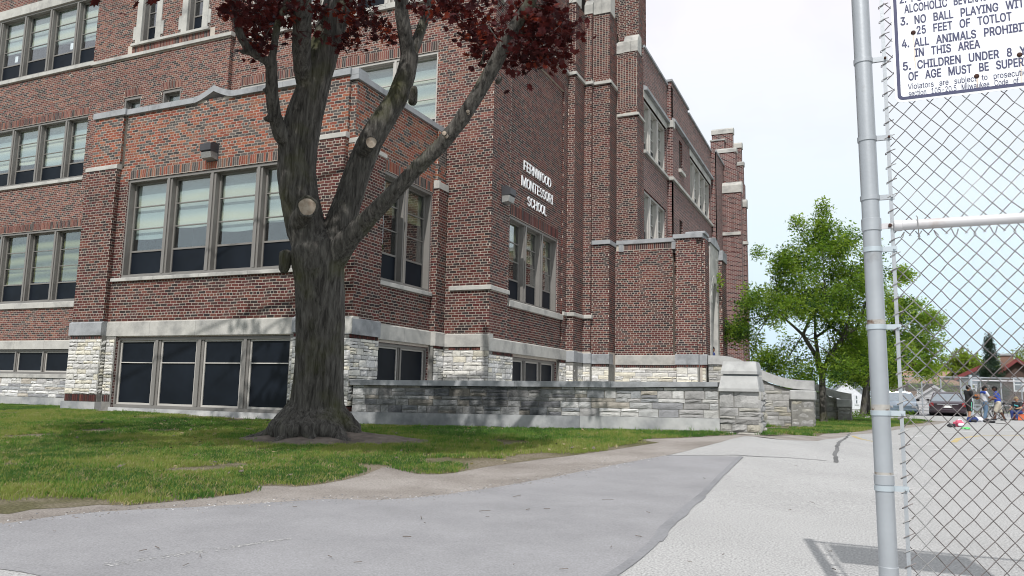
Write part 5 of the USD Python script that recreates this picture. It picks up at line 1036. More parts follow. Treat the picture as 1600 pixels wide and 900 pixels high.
obj('rail', tube([fpt(.078, TR), fpt(1.75, TR)], .0180, 20), 'rail_paint', FEN, smooth=40)
obj('rail_end', cat(tube([fpt(.070, TR), fpt(.074, TR), fpt(.098, TR), fpt(.10, TR)], [.012, .0205, .0205, .018], 18), bx(*fpt(.028, TR-.010, -.006), *fpt(.072, TR+.010, .0))), 'rail_paint', FEN, smooth=30)
obj('rail_bolt', tube([fpt(.060, TR, -.018), fpt(.060, TR, .016)], .0065, 6), 'rust', FEN)
obj('top_rail', tube([fpt(.03, TT-.05), fpt(1.75, TT-.05)], .0180, 16), 'galvanised', FEN, smooth=40)
obj('end_post', tube([fpt(1.76, TG-.3), fpt(1.76, TT)], .030, 20), 'galvanised', FEN, smooth=40)
obj('rail_tie', tube([fpt(.145, TR+.03, -.004), fpt(.147, TR+.022, -.021), fpt(.148, TR-.02, -.021), fpt(.149, TR-.05, -.004), fpt(.151, TR-.055, .004)], .0018, 5), 'wire_zinc', FEN)
CW, CHH = .0284, .0318
gw = np.random.default_rng(5)
for seg, (ta, tb) in enumerate(((TG+.03, st(1480, 360)[1]), (TR-.036, TT-.02))):
    nrow = int((tb-ta)/CHH); ncol = int((1.72-.055)/CW)
    node_s = gw.normal(0, .0009, (ncol+2, nrow+1)); node_t = gw.normal(0, .0009, (ncol+2, nrow+1))
    for i in range(ncol):
        pts = []
        for k in range(nrow+1):
            col = i+((i+k) % 2); left = col == i; t = ta+(k)*CHH; s = sbar(t)-.002+col*CW+node_s[col, k]; t += node_t[col, k]
            dy = -.0016 if left else .0016; sg = -1 if left else 1
            pts += [fpt(s-sg*.0035, t-.0040, dy*.9), fpt(s+sg*.0012, t, dy), fpt(s-sg*.0035, t+.0040, dy*.9)]
        if seg == 0: pts.append(fpt(s+gw.choice([-1, 1])*.010, tb+.006, .003))
        obj('wire', tube(pts, .00165, 4, False), 'wire_rusty' if (seg == 0 and i > 3) or gw.random() < .75 else 'wire_zinc', FEN)
for y in range(8, 900, 23):   # fabric hooked round the tension bar
    t = st(1390, y)[1]; s = sbar(t); obj('bar_hook', tube([fpt(s+.022, t+.012, .003), fpt(s+.004, t+.004, -.006), fpt(s-.011, t-.004, -.0055), fpt(s-.012, t-.007, .002), fpt(s+.006, t+.0, .006)], .0017, 4), 'wire_zinc' if y % 2 else 'wire_rusty', FEN)
# sign
SX0, SZ0 = onY(1391.5, 0, YF-.02)[0], onY(1403, 160.5, YF-.02)[2]
SW, SH, YS = .74, .60, YF-.02
SGN = thing('rules_sign', (SX0+SW/2, YS, SZ0), 'white metal rules sign with navy lettering and rusty bolts wired to the chain-link', 'sign')
def rrect(x0, z0, x1, z1, r): return sbox(x0+r, z0+r, x1-r, z1-r).buffer(r, 6)
tilt = lambda v: v
obj('plate', prism(rrect(SX0, SZ0, SX0+SW, SZ0+SH, .022), YS, YS+.002, 'y'), 'sign_white', SGN)
obj('border', prism(rrect(SX0+.008, SZ0+.008, SX0+SW-.008, SZ0+SH-.008, .018).difference(rrect(SX0+.019, SZ0+.019, SX0+SW-.019, SZ0+SH-.019, .010)), YS-.0012, YS-.0002, 'y'), 'sign_navy', SGN)
def line(txt, ref, xl, yl, xr, yr, cap):
    txt, ref = txt.replace(' ', '   '), ref.replace(' ', '   ')
    a, b = onY(xl, yl, YS), onY(xr, yr, YS); m = meshkit.text_mesh(txt, 1.0, .5, bold=cap > 10); r = meshkit.text_mesh(ref, 1.0, .5, bold=cap > 10)
    m = trimesh.util.concatenate([m, m.copy().apply_translation([.045, .0, .02])]) if cap > 10 else trimesh.util.concatenate([m, m.copy().apply_translation([.03, 0, .02])])
    v = np.array(m.vertices); k = (b[0]-a[0])/(r.vertices[:, 0].max()-r.vertices[:, 0].min()); s = cap/FPX*float((CM @ a)[2])
    V = np.stack([a[0]+(v[:, 0]-v[:, 0].min())*k, YS-.0004-v[:, 2]*.0012, a[2]+v[:, 1]*s], 1); ok = V[:, 0].max() < SX0+SW-.02
    tmw = trimesh.Trimesh(V, m.faces, process=False); cps = sorted(tmw.split(only_watertight=False), key=lambda q: q.bounds[0][0]); words, hi = [], -9
    for q in cps:
        if q.bounds[0][0]-hi > .42*s*(1 if cap > 10 else 1.0): words.append([])
        words[-1].append(q); hi = max(hi, q.bounds[1][0])
    for w in words: obj('word', cat(*w), 'sign_navy', SGN)
line('POSSESSION OF', 'P', 1424, 3, 1431, 2, 13); line('2.', '2.', 1405.5, 5.5, 1416, 4, 13)
line('ALCOHOLIC BEVERAGES', 'ALCOHOLIC BEVERAGE', 1413, 20.7, 1550, 2, 13)
line('3.', '3.', 1407, 40, 1418.5, 38, 13); line('NO BALL PLAYING WITHIN', 'NO BALL PLAYING', 1429, 37.2, 1560, 19, 13)
line('25 FEET OF TOTLOT', '25 FEET OF TOTLOT', 1432.3, 53.7, 1581, 33, 13)
line('4.', '4.', 1409, 75, 1420.5, 73.5, 13); line('ALL ANIMALS PROHIBITED', 'ALL ANIMALS', 1428.2, 73, 1525.3, 60, 13)
line('IN THIS AREA', 'IN THIS AREA', 1429.6, 88.8, 1531.5, 76, 13)
line('5.', '5.', 1411, 110.2, 1423, 108.5, 13); line('CHILDREN UNDER 8 YEARS', 'CHILDREN UNDER', 1433.4, 107.4, 1561, 91, 13)
line('OF AGE MUST BE SUPERVISED', 'OF AGE MUST BE', 1419.5, 126, 1545, 110.5, 13)
line('Violators are subject to prosecution', 'Violators are subject to', 1418.8, 140, 1543, 125, 9); line('section 105-20.5 Milwaukee Code of Ordinances', 'section 105-20.5 Milwaukee Code of', 1420, 150.7, 1592, 131, 9)
for x, y, w in ((1427, 51, .006), (1593, 85.5, .006), (1526, 119, .006)):
    p = onY(x, y, YS); n = 9 if x < 1500 else 5
    for k in range(2): q = p+np.array([.0012*(k*2-1)+.0008, 0, 0]); obj('rust_streak', bx(q[0]-.0016, YS-.00035-.0001*k, max(p[2]-.11-.03*k*(x < 1500), SZ0+.012), q[0]+.0014, YS-.0001, p[2]), 'rust_streak', SGN)
    obj('bolt', lathe((0, 0, 0), [(0, .006), (.005, .0052), (.0085, .002), (.0085, -.001)], 14), 'rust', SGN) if False else obj('bolt', (lambda m: (np.stack([m[0][:, 0]+p[0], YS-m[0][:, 2], m[0][:, 1]+p[2]], 1), m[1]))(lathe((0, 0, 0), [(0, .0062), (.005, .0054), (.0082, .002), (.0085, -.001)], 14)), 'rust', SGN)
# ------------------------------------------------------------------ playground, street and houses beyond
RV, FV = np.array([CM[0][0], CM[0][1], 0])/math.hypot(*CM[0][:2]), np.array([CM[2][0], CM[2][1], 0])/math.hypot(*CM[2][:2])
def at(x, d, z=-H): p = atD(x, 620, d); p[2] = z; return p
def zy(x, y, d): return atD(x, y, d)[2]
def loc(base): return lambda r, f, u: np.asarray(base)+RV*r+FV*f+np.array([0, 0, u])
def lmap(base, m, yaw=0.0):
    v, f = arr(m); c, s = math.cos(yaw), math.sin(yaw); return np.asarray(base)+np.outer(v[:, 0]*c-v[:, 1]*s, RV)+np.outer(v[:, 0]*s+v[:, 1]*c, FV)+np.outer(v[:, 2], [0, 0, 1.0]), f
for nm, c in (('skin_brown', (.22, .11, .07)), ('skin_tan', (.36, .20, .13)), ('skin_dark', (.085, .045, .032)), ('hair_black', (.012, .010, .010)), ('cloth_black', (.018, .018, .020)), ('cloth_mint', (.16, .62, .40)), ('cloth_grey', (.48, .49, .52)), ('cloth_blue', (.035, .075, .36)), ('denim', (.10, .16, .24)), ('cloth_beige', (.42, .38, .31)),
              ('cloth_charcoal', (.035, .037, .042)), ('cloth_teal', (.10, .48, .52)), ('cap_khaki', (.22, .17, .11)), ('shoe_white', (.6, .6, .6)), ('shoe_dark', (.03, .03, .035)), ('ball_orange', (.36, .13, .04)), ('cloth_pink', (.62, .13, .20)), ('cloth_navy', (.03, .045, .15)), ('cloth_white', (.7, .7, .74)), ('cloth_green', (.12, .55, .16)), ('cloth_orange', (.55, .13, .06)),
              ('tyre', (.018, .018, .018)), ('roof_tan', (.27, .17, .12)), ('roof_red', (.24, .06, .055)), ('wall_brown', (.075, .05, .042)), ('wall_tan', (.20, .14, .11)), ('wall_white', (.62, .64, .67)), ('wall_blue', (.27, .31, .36)), ('siding_grey', (.42, .42, .43)), ('trim_red', (.17, .045, .045)), ('chimney_brick', (.20, .12, .09))):
    plain(nm, c, .8, .25, var=.12, scale=9)
plain('car_maroon', (.022, .010, .016), .25, .5, var=.05, coat=.6); plain('car_silver', (.26, .33, .40), .28, .5, metal=.3, var=.05, coat=.5); plain('car_glass', (.30, .33, .36), .12, .6, metal=.6); plain('lamp_red', (.26, .015, .018), .25, .5); plain('chrome', (.55, .55, .56), .2, .5, metal=.8); plain('plate_white', (.7, .7, .7), .5)
def person(base, h, face, label, skin, top, legs, shoes, shorts=True, sleeve='short', arm_l=None, arm_r=None, step=.10, lean=0.0, group=None, hat=None, sit=None, hair='hair_black', turn=0.0):
    """face: facing direction, radians from the picture's right towards the distance; arms: (elbow, wrist) offsets from the shoulder in (forward, side, up) heights"""
    base = np.asarray(base, float); T = thing('person', base, label, 'person', group)
    Fd = RV*math.cos(face)+FV*math.sin(face); Sd = np.array([-Fd[1], Fd[0], 0]); U = np.array([0, 0, 1.0])
    W = lambda f, s, u: base+(Fd*f+Sd*s+U*u)*h
    hipz = .50 if sit is None else sit
    hip = {k: W(0, .055*k, hipz) for k in (1, -1)}
    if sit is None:
        knee = {k: W(.5*step*k+.02, .06*k, .28) for k in (1, -1)}; ank = {k: W(step*k-.02, .065*k, .055) for k in (1, -1)}
    else:
        knee = {k: W(.22, .09*k, sit+.02) for k in (1, -1)}; ank = {k: W(.24+.04*k, .09*k, .05) for k in (1, -1)}
    toe = {k: ank[k]+(Fd*.085-U*.035)*h for k in (1, -1)}
    L2 = lean*h
    ch = W(lean*.55, 0, hipz+.22); nk = W(lean, 0, hipz+.335); sh = {k: W(lean*.9, .115*k, hipz+.305) for k in (1, -1)}
    hd = W(lean+.02, 0, hipz+.425)
    hf = math.cos(turn)*Fd+math.sin(turn)*Sd; hs = np.array([-hf[1], hf[0], 0])
    dl = {1: arm_l or ((.02, .03, -.17), (.06, .04, -.32)), -1: arm_r or ((.02, .03, -.17), (.06, .04, -.32))}
    el, wr = {}, {}
    for k in (1, -1):
        e, w = dl[k]; el[k] = sh[k]+(Fd*e[0]+Sd*e[1]*k+U*e[2])*h; wr[k] = sh[k]+(Fd*w[0]+Sd*w[1]*k+U*w[2])*h
    S = []
    for k in (1, -1):
        S += [(hip[k], .062*h, knee[k], .042*h), (knee[k], .042*h, ank[k], .026*h), (ank[k], .027*h, toe[k], .018*h), (sh[k], .036*h, el[k], .027*h), (el[k], .027*h, wr[k], .019*h), (ch, .075*h, sh[k], .040*h), (W(0, 0, hipz+.02), .07*h, hip[k], .062*h)]
        d = wr[k]-el[k]; d /= np.linalg.norm(d); pl = wr[k]+d*.035*h; S.append((wr[k], .018*h, pl, .016*h)); a = np.cross(d, U); a /= np.linalg.norm(a)+1e-9
        for j in range(4): b0 = pl+a*(j-1.5)*.011*h; b1 = b0+d*(.022, .028, .027, .020)[j]*h; S += [(b0, .0062*h, b1, .0056*h), (b1, .0056*h, b1+(d*.014+hf*.010)*h, .005*h)]
        S.append((wr[k]+d*.012*h, .008*h, wr[k]+(d*.035+a*.026*k+hf*.01)*h, .0058*h))
    S += [(W(0, 0, hipz+.02), .072*h, ch, .078*h), (ch, .06*h, nk, .030*h), (nk, .030*h, hd-U*.03*h, .032*h), (hd, .062*h, hd-U*.028*h+hf*.012*h, .050*h), (hd+hf*.052*h-U*.004*h, .012*h, hd+hf*.066*h-U*.018*h, .011*h)]
    for k in (1, -1): S.append((hd+hs*.060*h*k, .012*h, hd+hs*.064*h*k-U*.016*h, .009*h))
    obj('body', smooth_mesh(chain_union(S), .035*h/1.4, 4), skin, T, smooth=True)
    tops = [(W(lean*.05, 0, hipz+.005), .082*h, ch, .090*h), (ch, .074*h, W(lean, 0, hipz+.315), .040*h)]+[(ch, .078*h, sh[k], .050*h) for k in (1, -1)]
    for k in (1, -1):
        m = (sh[k]+el[k])/2; tops.append((sh[k], .048*h, el[k] if sleeve == 'long' else m+.3*(el[k]-m), .038*h))
        if sleeve == 'long': tops.append((el[k], .036*h, wr[k], .026*h))
    if sleeve == 'none': tops = tops[:4]
    obj('shirt', smooth_mesh(chain_union(tops), .05*h/1.4, 4), top, T, smooth=True)
    ls = []
    for k in (1, -1):
        ls += [(W(0, 0, hipz+.02), .080*h, hip[k], .074*h), (hip[k], .074*h, knee[k], .060*h if shorts else .048*h)]
        if not shorts: ls.append((knee[k], .048*h, ank[k]+U*.01*h, .036*h))
    obj('shorts' if shorts else 'trousers', smooth_mesh(chain_union(ls), .05*h/1.4, 4), legs, T, smooth=True)
    for k in (1, -1): obj('shoe', smooth_mesh(chain_union([(ank[k]-U*.02*h-Fd*.015*h, .033*h, toe[k]+Fd*.005*h, .026*h)]), .04, 2), shoes, T, smooth=True)
    hr = [(hd+U*.016*h-hf*.010*h, .064*h, hd+U*.022*h+hf*.010*h, .058*h), (hd-hf*.022*h, .056*h, hd-hf*.018*h-U*.03*h, .040*h)]
    obj('hair', smooth_mesh(chain_union(hr), .04, 3), hair, T, smooth=True)
    for k in (1, -1): obj('eye', ball(hd+hf*.058*h+hs*.022*h*k+U*.004*h, .0065*h), 'hair_black', T)
    obj('mouth', tube([hd+hf*.056*h-U*.036*h-hs*.014*h, hd+hf*.062*h-U*.037*h, hd+hf*.056*h-U*.036*h+hs*.014*h], .0035*h, 4), 'lamp_red', T)
    if hat: obj('cap', cat(smooth_mesh(chain_union([(hd+U*.026*h, .066*h, hd+U*.034*h, .058*h)]), .05, 2), arr(manifold3d.Manifold.hull_points(np.array([hd+hf*a*h+hs*b*h+U*c*h for a, b, c in ((.05, .05, .02), (.05, -.05, .02), (.12, .03, .012), (.12, -.03, .012), (.05, .05, .032), (.05, -.05, .032), (.12, .03, .02), (.12, -.03, .02))])))), hat, T, smooth=30)
    return T, dict(W=W, wr=wr, sh=sh, ch=ch, hd=hd, Fd=Fd, Sd=Sd, hip=hip, knee=knee)
dk = H*FPX/31.5; kk = dk/FPX
T1, J = person(at(1513, dk), 54*kk, .1, 'boy in black hoodie with mint trim holding a basketball at his chest', 'skin_tan', 'cloth_black', 'cloth_black', 'shoe_white', sleeve='long', arm_l=((.06, .05, -.15), (.20, -.01, -.12)), arm_r=((.04, .06, -.16), (.19, -.0, -.15)), step=.05)
bp = (J['wr'][1]+J['wr'][-1])/2+J['Fd']*.10; B_ = thing('basketball', bp-[0, 0, .12], 'orange basketball held by the boy in the black hoodie', 'ball'); obj('ball', ball(bp, .125, 3), 'ball_orange', B_, smooth=True)
for a in range(3):
    tt = np.linspace(0, 2*np.pi, 25); n = [(1, 0, 0), (0, 1, 0), (0, 0, 1)]; u, w_ = np.array(n[a]), np.array(n[(a+1) % 3]); obj('ball_seam', tube(bp+.125*(np.cos(tt)[:, None]*u+np.sin(tt)[:, None]*w_), .0035, 4, False), 'cloth_black', B_)
obj('hoodie_trim', smooth_mesh(chain_union([(J['W'](.06, .03, .80), .018*1.4, J['W'](.085, 0, .74), .016*1.4), (J['W'](.06, -.03, .80), .018*1.4, J['W'](.085, 0, .74), .016*1.4)]), .03, 2), 'cloth_mint', T1); 
for k in (1, -1): obj('shorts_stripe', chain_union([(J['hip'][k]+J['Sd']*.095*k, .022, J['knee'][k]+J['Sd']*.075*k, .02)]), 'cloth_mint', T1)
T2, J = person(at(1538, dk), 53*kk, -.15, 'boy in pale grey shirt and blue jeans reaching out a hand', 'skin_brown', 'cloth_grey', 'denim', 'shoe_dark', shorts=False, arm_l=((.10, .02, -.13), (.27, .0, -.12)), arm_r=((.08, .03, -.14), (.24, .02, -.17)), step=.04)
obj('blue_collar', chain_union([(J['sh'][1]-J['Fd']*.03, .07, J['sh'][-1]-J['Fd']*.03, .07)]), 'cloth_blue', T2, smooth=30)
person(at(1559, dk), 53*kk, 2.7, 'boy in bright blue T-shirt and beige shorts leaning towards the boy in jeans', 'skin_dark', 'cloth_blue', 'cloth_beige', 'shoe_dark', arm_l=((.05, .05, -.15), (.15, .0, -.22)), arm_r=((-.04, .05, -.17), (.0, .05, -.30)), step=.13, lean=.05)
T4, J = person(at(1590, dk+1.0), 1.42, 3.6, 'child in charcoal shirt with teal print and khaki cap sitting on a low orange crate', 'skin_tan', 'cloth_charcoal', 'cloth_navy', 'shoe_dark', shorts=False, sit=.25, lean=.06, hat='cap_khaki', arm_l=((.05, .04, -.15), (.17, .0, -.17)), arm_r=((.05, .04, -.15), (.17, .0, -.19)))
obj('shirt_print', chain_union([(J['ch']+J['Fd']*.105+J['Sd']*.07+[0, 0, -.02], .025, J['ch']+J['Fd']*.105-J['Sd']*.07+[0, 0, .02], .025)]), 'cloth_teal', T4)
cb = at(1590, dk+1.0); C_ = thing('crate', cb, 'low orange crate under the sitting child', 'crate')
obj('crate_body', lmap(cb, cbx(-.2, -.16, 0, .2, .16, .26, .02)), 'cloth_orange', C_); obj('crate_rim', lmap(cb, cbx(-.215, -.175, .255, .215, .175, .285, .01)), 'cloth_orange', C_)
hp = onY(1111.6, 546, 25.92); hb = hp.copy(); hb[2] = hp[2]-1.3*.925
person(hb, 1.3, .1, 'dark-haired child in navy peeking past the brick corner at the entrance', 'skin_brown', 'cloth_navy', 'denim', 'shoe_dark', shorts=False, sleeve='long', step=.03)
obj('entrance_step', bx(-4.9, 24.9, -H-.1, -2.6, 27.4, hb[2]-.002), 'concrete', BLD)
# bags and clothes dropped on the paving
def lump(name, x, y, size, mat, label, cat_, seed, strap=None):
    b = gh(x, y); T = thing(name, b, label, cat_); g = np.random.default_rng(seed); w, dd, h = size; L_ = loc(b)
    hull = chain_union([(L_((g.random()-.5)*w*.7, (g.random()-.5)*dd*.6, h*.35), h*.35, L_((g.random()-.5)*w*.7, (g.random()-.5)*dd*.6, h*g.uniform(.35, .65)), h*.34) for i in range(6)])
    sm = smooth_mesh(hull, .05, 3); v = np.array(sm.vertices); v += (fbm(v*11, 3, seed)-.5)[:, None]*.10*np.array([.5, .5, 1]); v[:, 2] = np.maximum(v[:, 2], b[2]+.004); obj('bag_body' if strap else 'cloth', (v, sm.faces), mat, T, smooth=True)
    if strap: obj('strap', tube([L_(-w*.3, -.05, h*.7), L_(-w*.1, -.08, h*1.05), L_(w*.15, -.06, h*1.0), L_(w*.3, -.04, h*.6)], .018, 6), strap, T); obj('pocket', sm_ := chain_union([(L_(-w*.15, -dd*.45, h*.3), h*.22, L_(w*.15, -dd*.45, h*.3), h*.22)]), strap, T, smooth=30)
    return T
lump('backpack', 1499, 667, (.36, .25, .24), 'cloth_pink', 'pink bag lying on the paving beside a bright green cloth', 'bag', 1, 'cloth_white'); lump('cloth_heap', 1508, 671, (.42, .3, .07), 'cloth_green', 'bright green cloth dropped on the paving', 'clothing', 2); lump('jacket', 1487, 668, (.24, .2, .13), 'cloth_charcoal', 'rolled dark jacket left of the pink bag', 'clothing', 3)
lump('backpack', 1519, 660, (.40, .28, .24), 'cloth_navy', 'navy backpack lying on the paving under a white cloth', 'bag', 4, 'cloth_charcoal'); lump('cloth_heap', 1529, 659, (.36, .3, .22), 'cloth_white', 'white shirt dropped beside the navy backpack', 'clothing', 5); lump('jacket', 1547, 661, (.55, .3, .12), 'cloth_black', 'black jacket spread on the paving right of the white shirt', 'clothing', 6)
a_, b_ = gh(1556, 662), gh(1574, 663.5); obj('stick', tube([a_+[0, 0, .02], (a_+b_)/2+[0, 0, .03], b_+[0, 0, .02]], .012, 5), 'cloth_black', label='thin dark stick lying right of the black jacket', cat='stick')
def bicycle(base, yaw, label, mat):
    T = thing('bicycle', base, label, 'bicycle', 'bicycles standing behind the children'); mp = lambda m: lmap(base, m, yaw); r = .29; tt = np.linspace(0, 2*np.pi, 25)
    for x in (-.48, .48):
        w = obj('wheel', mp(tube(np.stack([x+r*np.cos(tt), 0*tt, r+.02+r*np.sin(tt)], 1), .022, 6, False)), 'tyre', T); obj('rim', mp(tube(np.stack([x+.9*r*np.cos(tt), 0*tt, r+.02+.9*r*np.sin(tt)], 1), .010, 5, False)), 'chrome', w)
        obj('spokes', mp(cat(*[tube([(x, 0, r+.02), (x+.9*r*math.cos(q), 0, r+.02+.9*r*math.sin(q))], .003, 3, False) for q in np.arange(0, 6.28, .52)])), 'chrome', w)
    P_ = {'bb': (-.05, 0, .29), 'seat': (-.20, 0, .74), 'head': (.30, 0, .70), 'rear': (-.48, 0, .31), 'front': (.48, 0, .31), 'bar': (.27, 0, .84)}
    obj('frame', mp(cat(*[tube([P_[a], P_[b]], .017, 6) for a, b in (('bb', 'seat'), ('bb', 'head'), ('seat', 'head'), ('bb', 'rear'), ('seat', 'rear'), ('head', 'front'), ('head', 'bar'))])), mat, T)
    obj('handlebar', mp(tube([(.30, -.28, .86), (.26, -.1, .85), (.26, .1, .85), (.30, .28, .86)], .013, 6)), 'chrome', T); obj('saddle', mp(arr(manifold3d.Manifold.hull_points(np.array([(-.34, -.07, .78), (-.34, .07, .78), (-.08, 0, .79), (-.34, -.05, .74), (-.34, .05, .74), (-.08, 0, .75)])))), 'cloth_black', T)
    obj('crank', mp(tube([(-.05, -.06, .17), (-.05, -.06, .29), (-.05, .06, .29), (-.05, .06, .41)], .012, 5)), 'chrome', T)
bicycle(at(1546, dk+2.2), .5, 'silver bicycle standing behind the boy in jeans', 'chrome'); bicycle(at(1574, dk+2.0), -.4, 'dark bicycle standing between the blue-shirted boy and the sitting child', 'cloth_charcoal'); bicycle(at(1598, dk+3.0), .9, 'red-framed bicycle behind the sitting child at the picture edge', 'lamp_red')
# cars
def car(base, yaw, paint, label):
    T = thing('parked_car', base, label, 'car'); mp = lambda m: lmap(base, m, yaw)
    sec = [(-2.25, .86, .42, .82), (-2.1, .88, .30, .93), (-1.5, .89, .22, .97), (0, .89, .2, .95), (1.2, .88, .22, .92), (1.9, .85, .26, .80), (2.25, .76, .38, .66)]   # y, half width, z low, z high
    V = []
    for y, w, a, b in sec: V += [(-w*.86, y, a), (-w, y, a+.14), (-w, y, b-.18), (-w*.88, y, b), (w*.88, y, b), (w, y, b-.18), (w, y, a+.14), (w*.86, y, a)]
    F = [[i*8+j, i*8+(j+1) % 8, (i+1)*8+(j+1) % 8, (i+1)*8+j] for i in range(6) for j in range(8)]; k = 48
    v, f = arr((np.array(V), np.array(F))); f = np.vstack([f, [[0, j+1, j] for j in range(1, 7)], [[k, k+j, k+j+1] for j in range(1, 7)]]); obj('car_body', mp((v, f)), paint, T, smooth=40)
    cab = [(-1.55, .80, .95, .74, -1.0, 1.42), ]
    lo = [(-.80, -1.62), (.80, -1.62), (.80, 1.0), (-.80, 1.0)]; hi = [(-.62, -1.0), (.62, -1.0), (.62, .25), (-.62, .25)]
    obj('greenhouse', mp(manifold3d.Manifold.hull_points(np.array([(x, y, .93) for x, y in lo]+[(x, y, 1.38) for x, y in hi]))), 'car_glass', T); obj('car_roof', mp(manifold3d.Manifold.hull_points(np.array([(x*1.03, y*1.04, 1.36) for x, y in hi]+[(x*.9, y*.9, 1.44) for x, y in hi]))), paint, T, smooth=30)
    for s in (-1, 1):
        for y0, y1, x0 in ((-1.62, -1.0, 1), (1.0, .25, 1), (-.35, -.35, 1)): obj('pillar', mp(tube([(s*.805, y0, .93), (s*.63, y1, 1.39)], .035, 5)), paint, T)
        for y in (-1.38, 1.38):
            w = obj('wheel', mp((lambda m: (np.stack([m[0][:, 2]+s*.78, m[0][:, 0]+y, m[0][:, 1]+.32], 1), m[1]))(lathe((0, 0, 0), [(.01, -.1), (.30, -.1), (.32, -.06), (.32, .06), (.30, .1), (.01, .1)], 18))), 'tyre', T); obj('hubcap', mp((lambda m: (np.stack([m[0][:, 2]+s*.885, m[0][:, 0]+y, m[0][:, 1]+.32], 1), m[1]))(lathe((0, 0, 0), [(.005, .01*s), (.2, .008*s), (.21, -.01*s)], 14))), 'chrome', w)
        obj('tail_light', mp(cbx(s*.66, -2.29, .66, s*.87, -2.05, .86, .03)), 'lamp_red', T); obj('headlight', mp(cbx(s*.45, 2.10, .52, s*.76, 2.27, .66, .03)), 'plate_white', T); obj('wing_mirror', mp(cbx(s*.85, .62, .92, s*1.02, .72, 1.06, .03)), 'cloth_black', T)
    obj('number_plate', mp(cbx(-.2, -2.275, .60, .2, -2.24, .72, .005)), 'plate_white', T); obj('boot_trim', mp(cbx(-.5, -2.28, .76, .5, -2.22, .80, .01)), 'chrome', T); obj('bumper', mp(cbx(-.84, -2.33, .34, .84, -2.1, .54, .05)), paint, T); obj('bumper', mp(cbx(-.78, 2.1, .34, .78, 2.32, .50, .05)), paint, T)
dc = 43.0
car(at(1479, dc, zy(1479, 653.5, dc)+.0), -.50, 'car_maroon', 'dark maroon car parked tail towards the playground'); car(at(1404, dc+2, zy(1404, 651, dc+2)), 2.75, 'car_silver', 'silver blue car parked beside the gate post, seen from the front corner')
sheet('street', [tuple((at(1250, 41)+FV*0)[:2]), tuple(at(1750, 41)[:2]), tuple(at(1750, 49)[:2]), tuple(at(1250, 49)[:2])], .008, 'path_mat', 2.0)
# far fence
FF = thing('playground_fence', at(1530, 47), 'tall grey chain-link fence along the far side of the playground', 'fence'); df = 47.0; up_ = lambda y: zy(1530, y, df)
for x in (1378, 1410, 1441, 1471, 1502, 1533, 1565, 1597, 1629): obj('fence_post', tube([at(x, df), at(x, df, up_(590))], .04, 8), 'galvanised', FF)
obj('corner_post', tube([at(1518, df-.1), at(1518, df-.1, up_(586))], .085, 10), 'galvanised_new', FF)
for y, x0 in ((590, 1378), (633, 1378)): obj('fence_rail', tube([at(x0, df, up_(y)), at(1629, df, up_(y))], .03, 6), 'galvanised', FF)
obj('fence_rail', tube([at(1518, df-.1, up_(594.5)), at(1600, df-.1, up_(594.5))], .035, 6), 'rail_paint', FF)
A_, E_ = at(1378, df), at(1629, df); n_ = 150; ms = []
for sgn in (1, -1):
    for i in range(-14, n_):
        u0, u1 = i/n_, (i+14)/n_
        a, b = (u0, u1) if sgn > 0 else (u1, u0); hh = up_(590)+H
        pa, pb = A_+(E_-A_)*a, A_+(E_-A_)*b; pb = pb+[0, 0, hh]
        ms.append(tube([pa, pb], .006, 3, False))
obj('fence_wire', cat(*ms), 'wire_zinc', FF, kind='stuff')
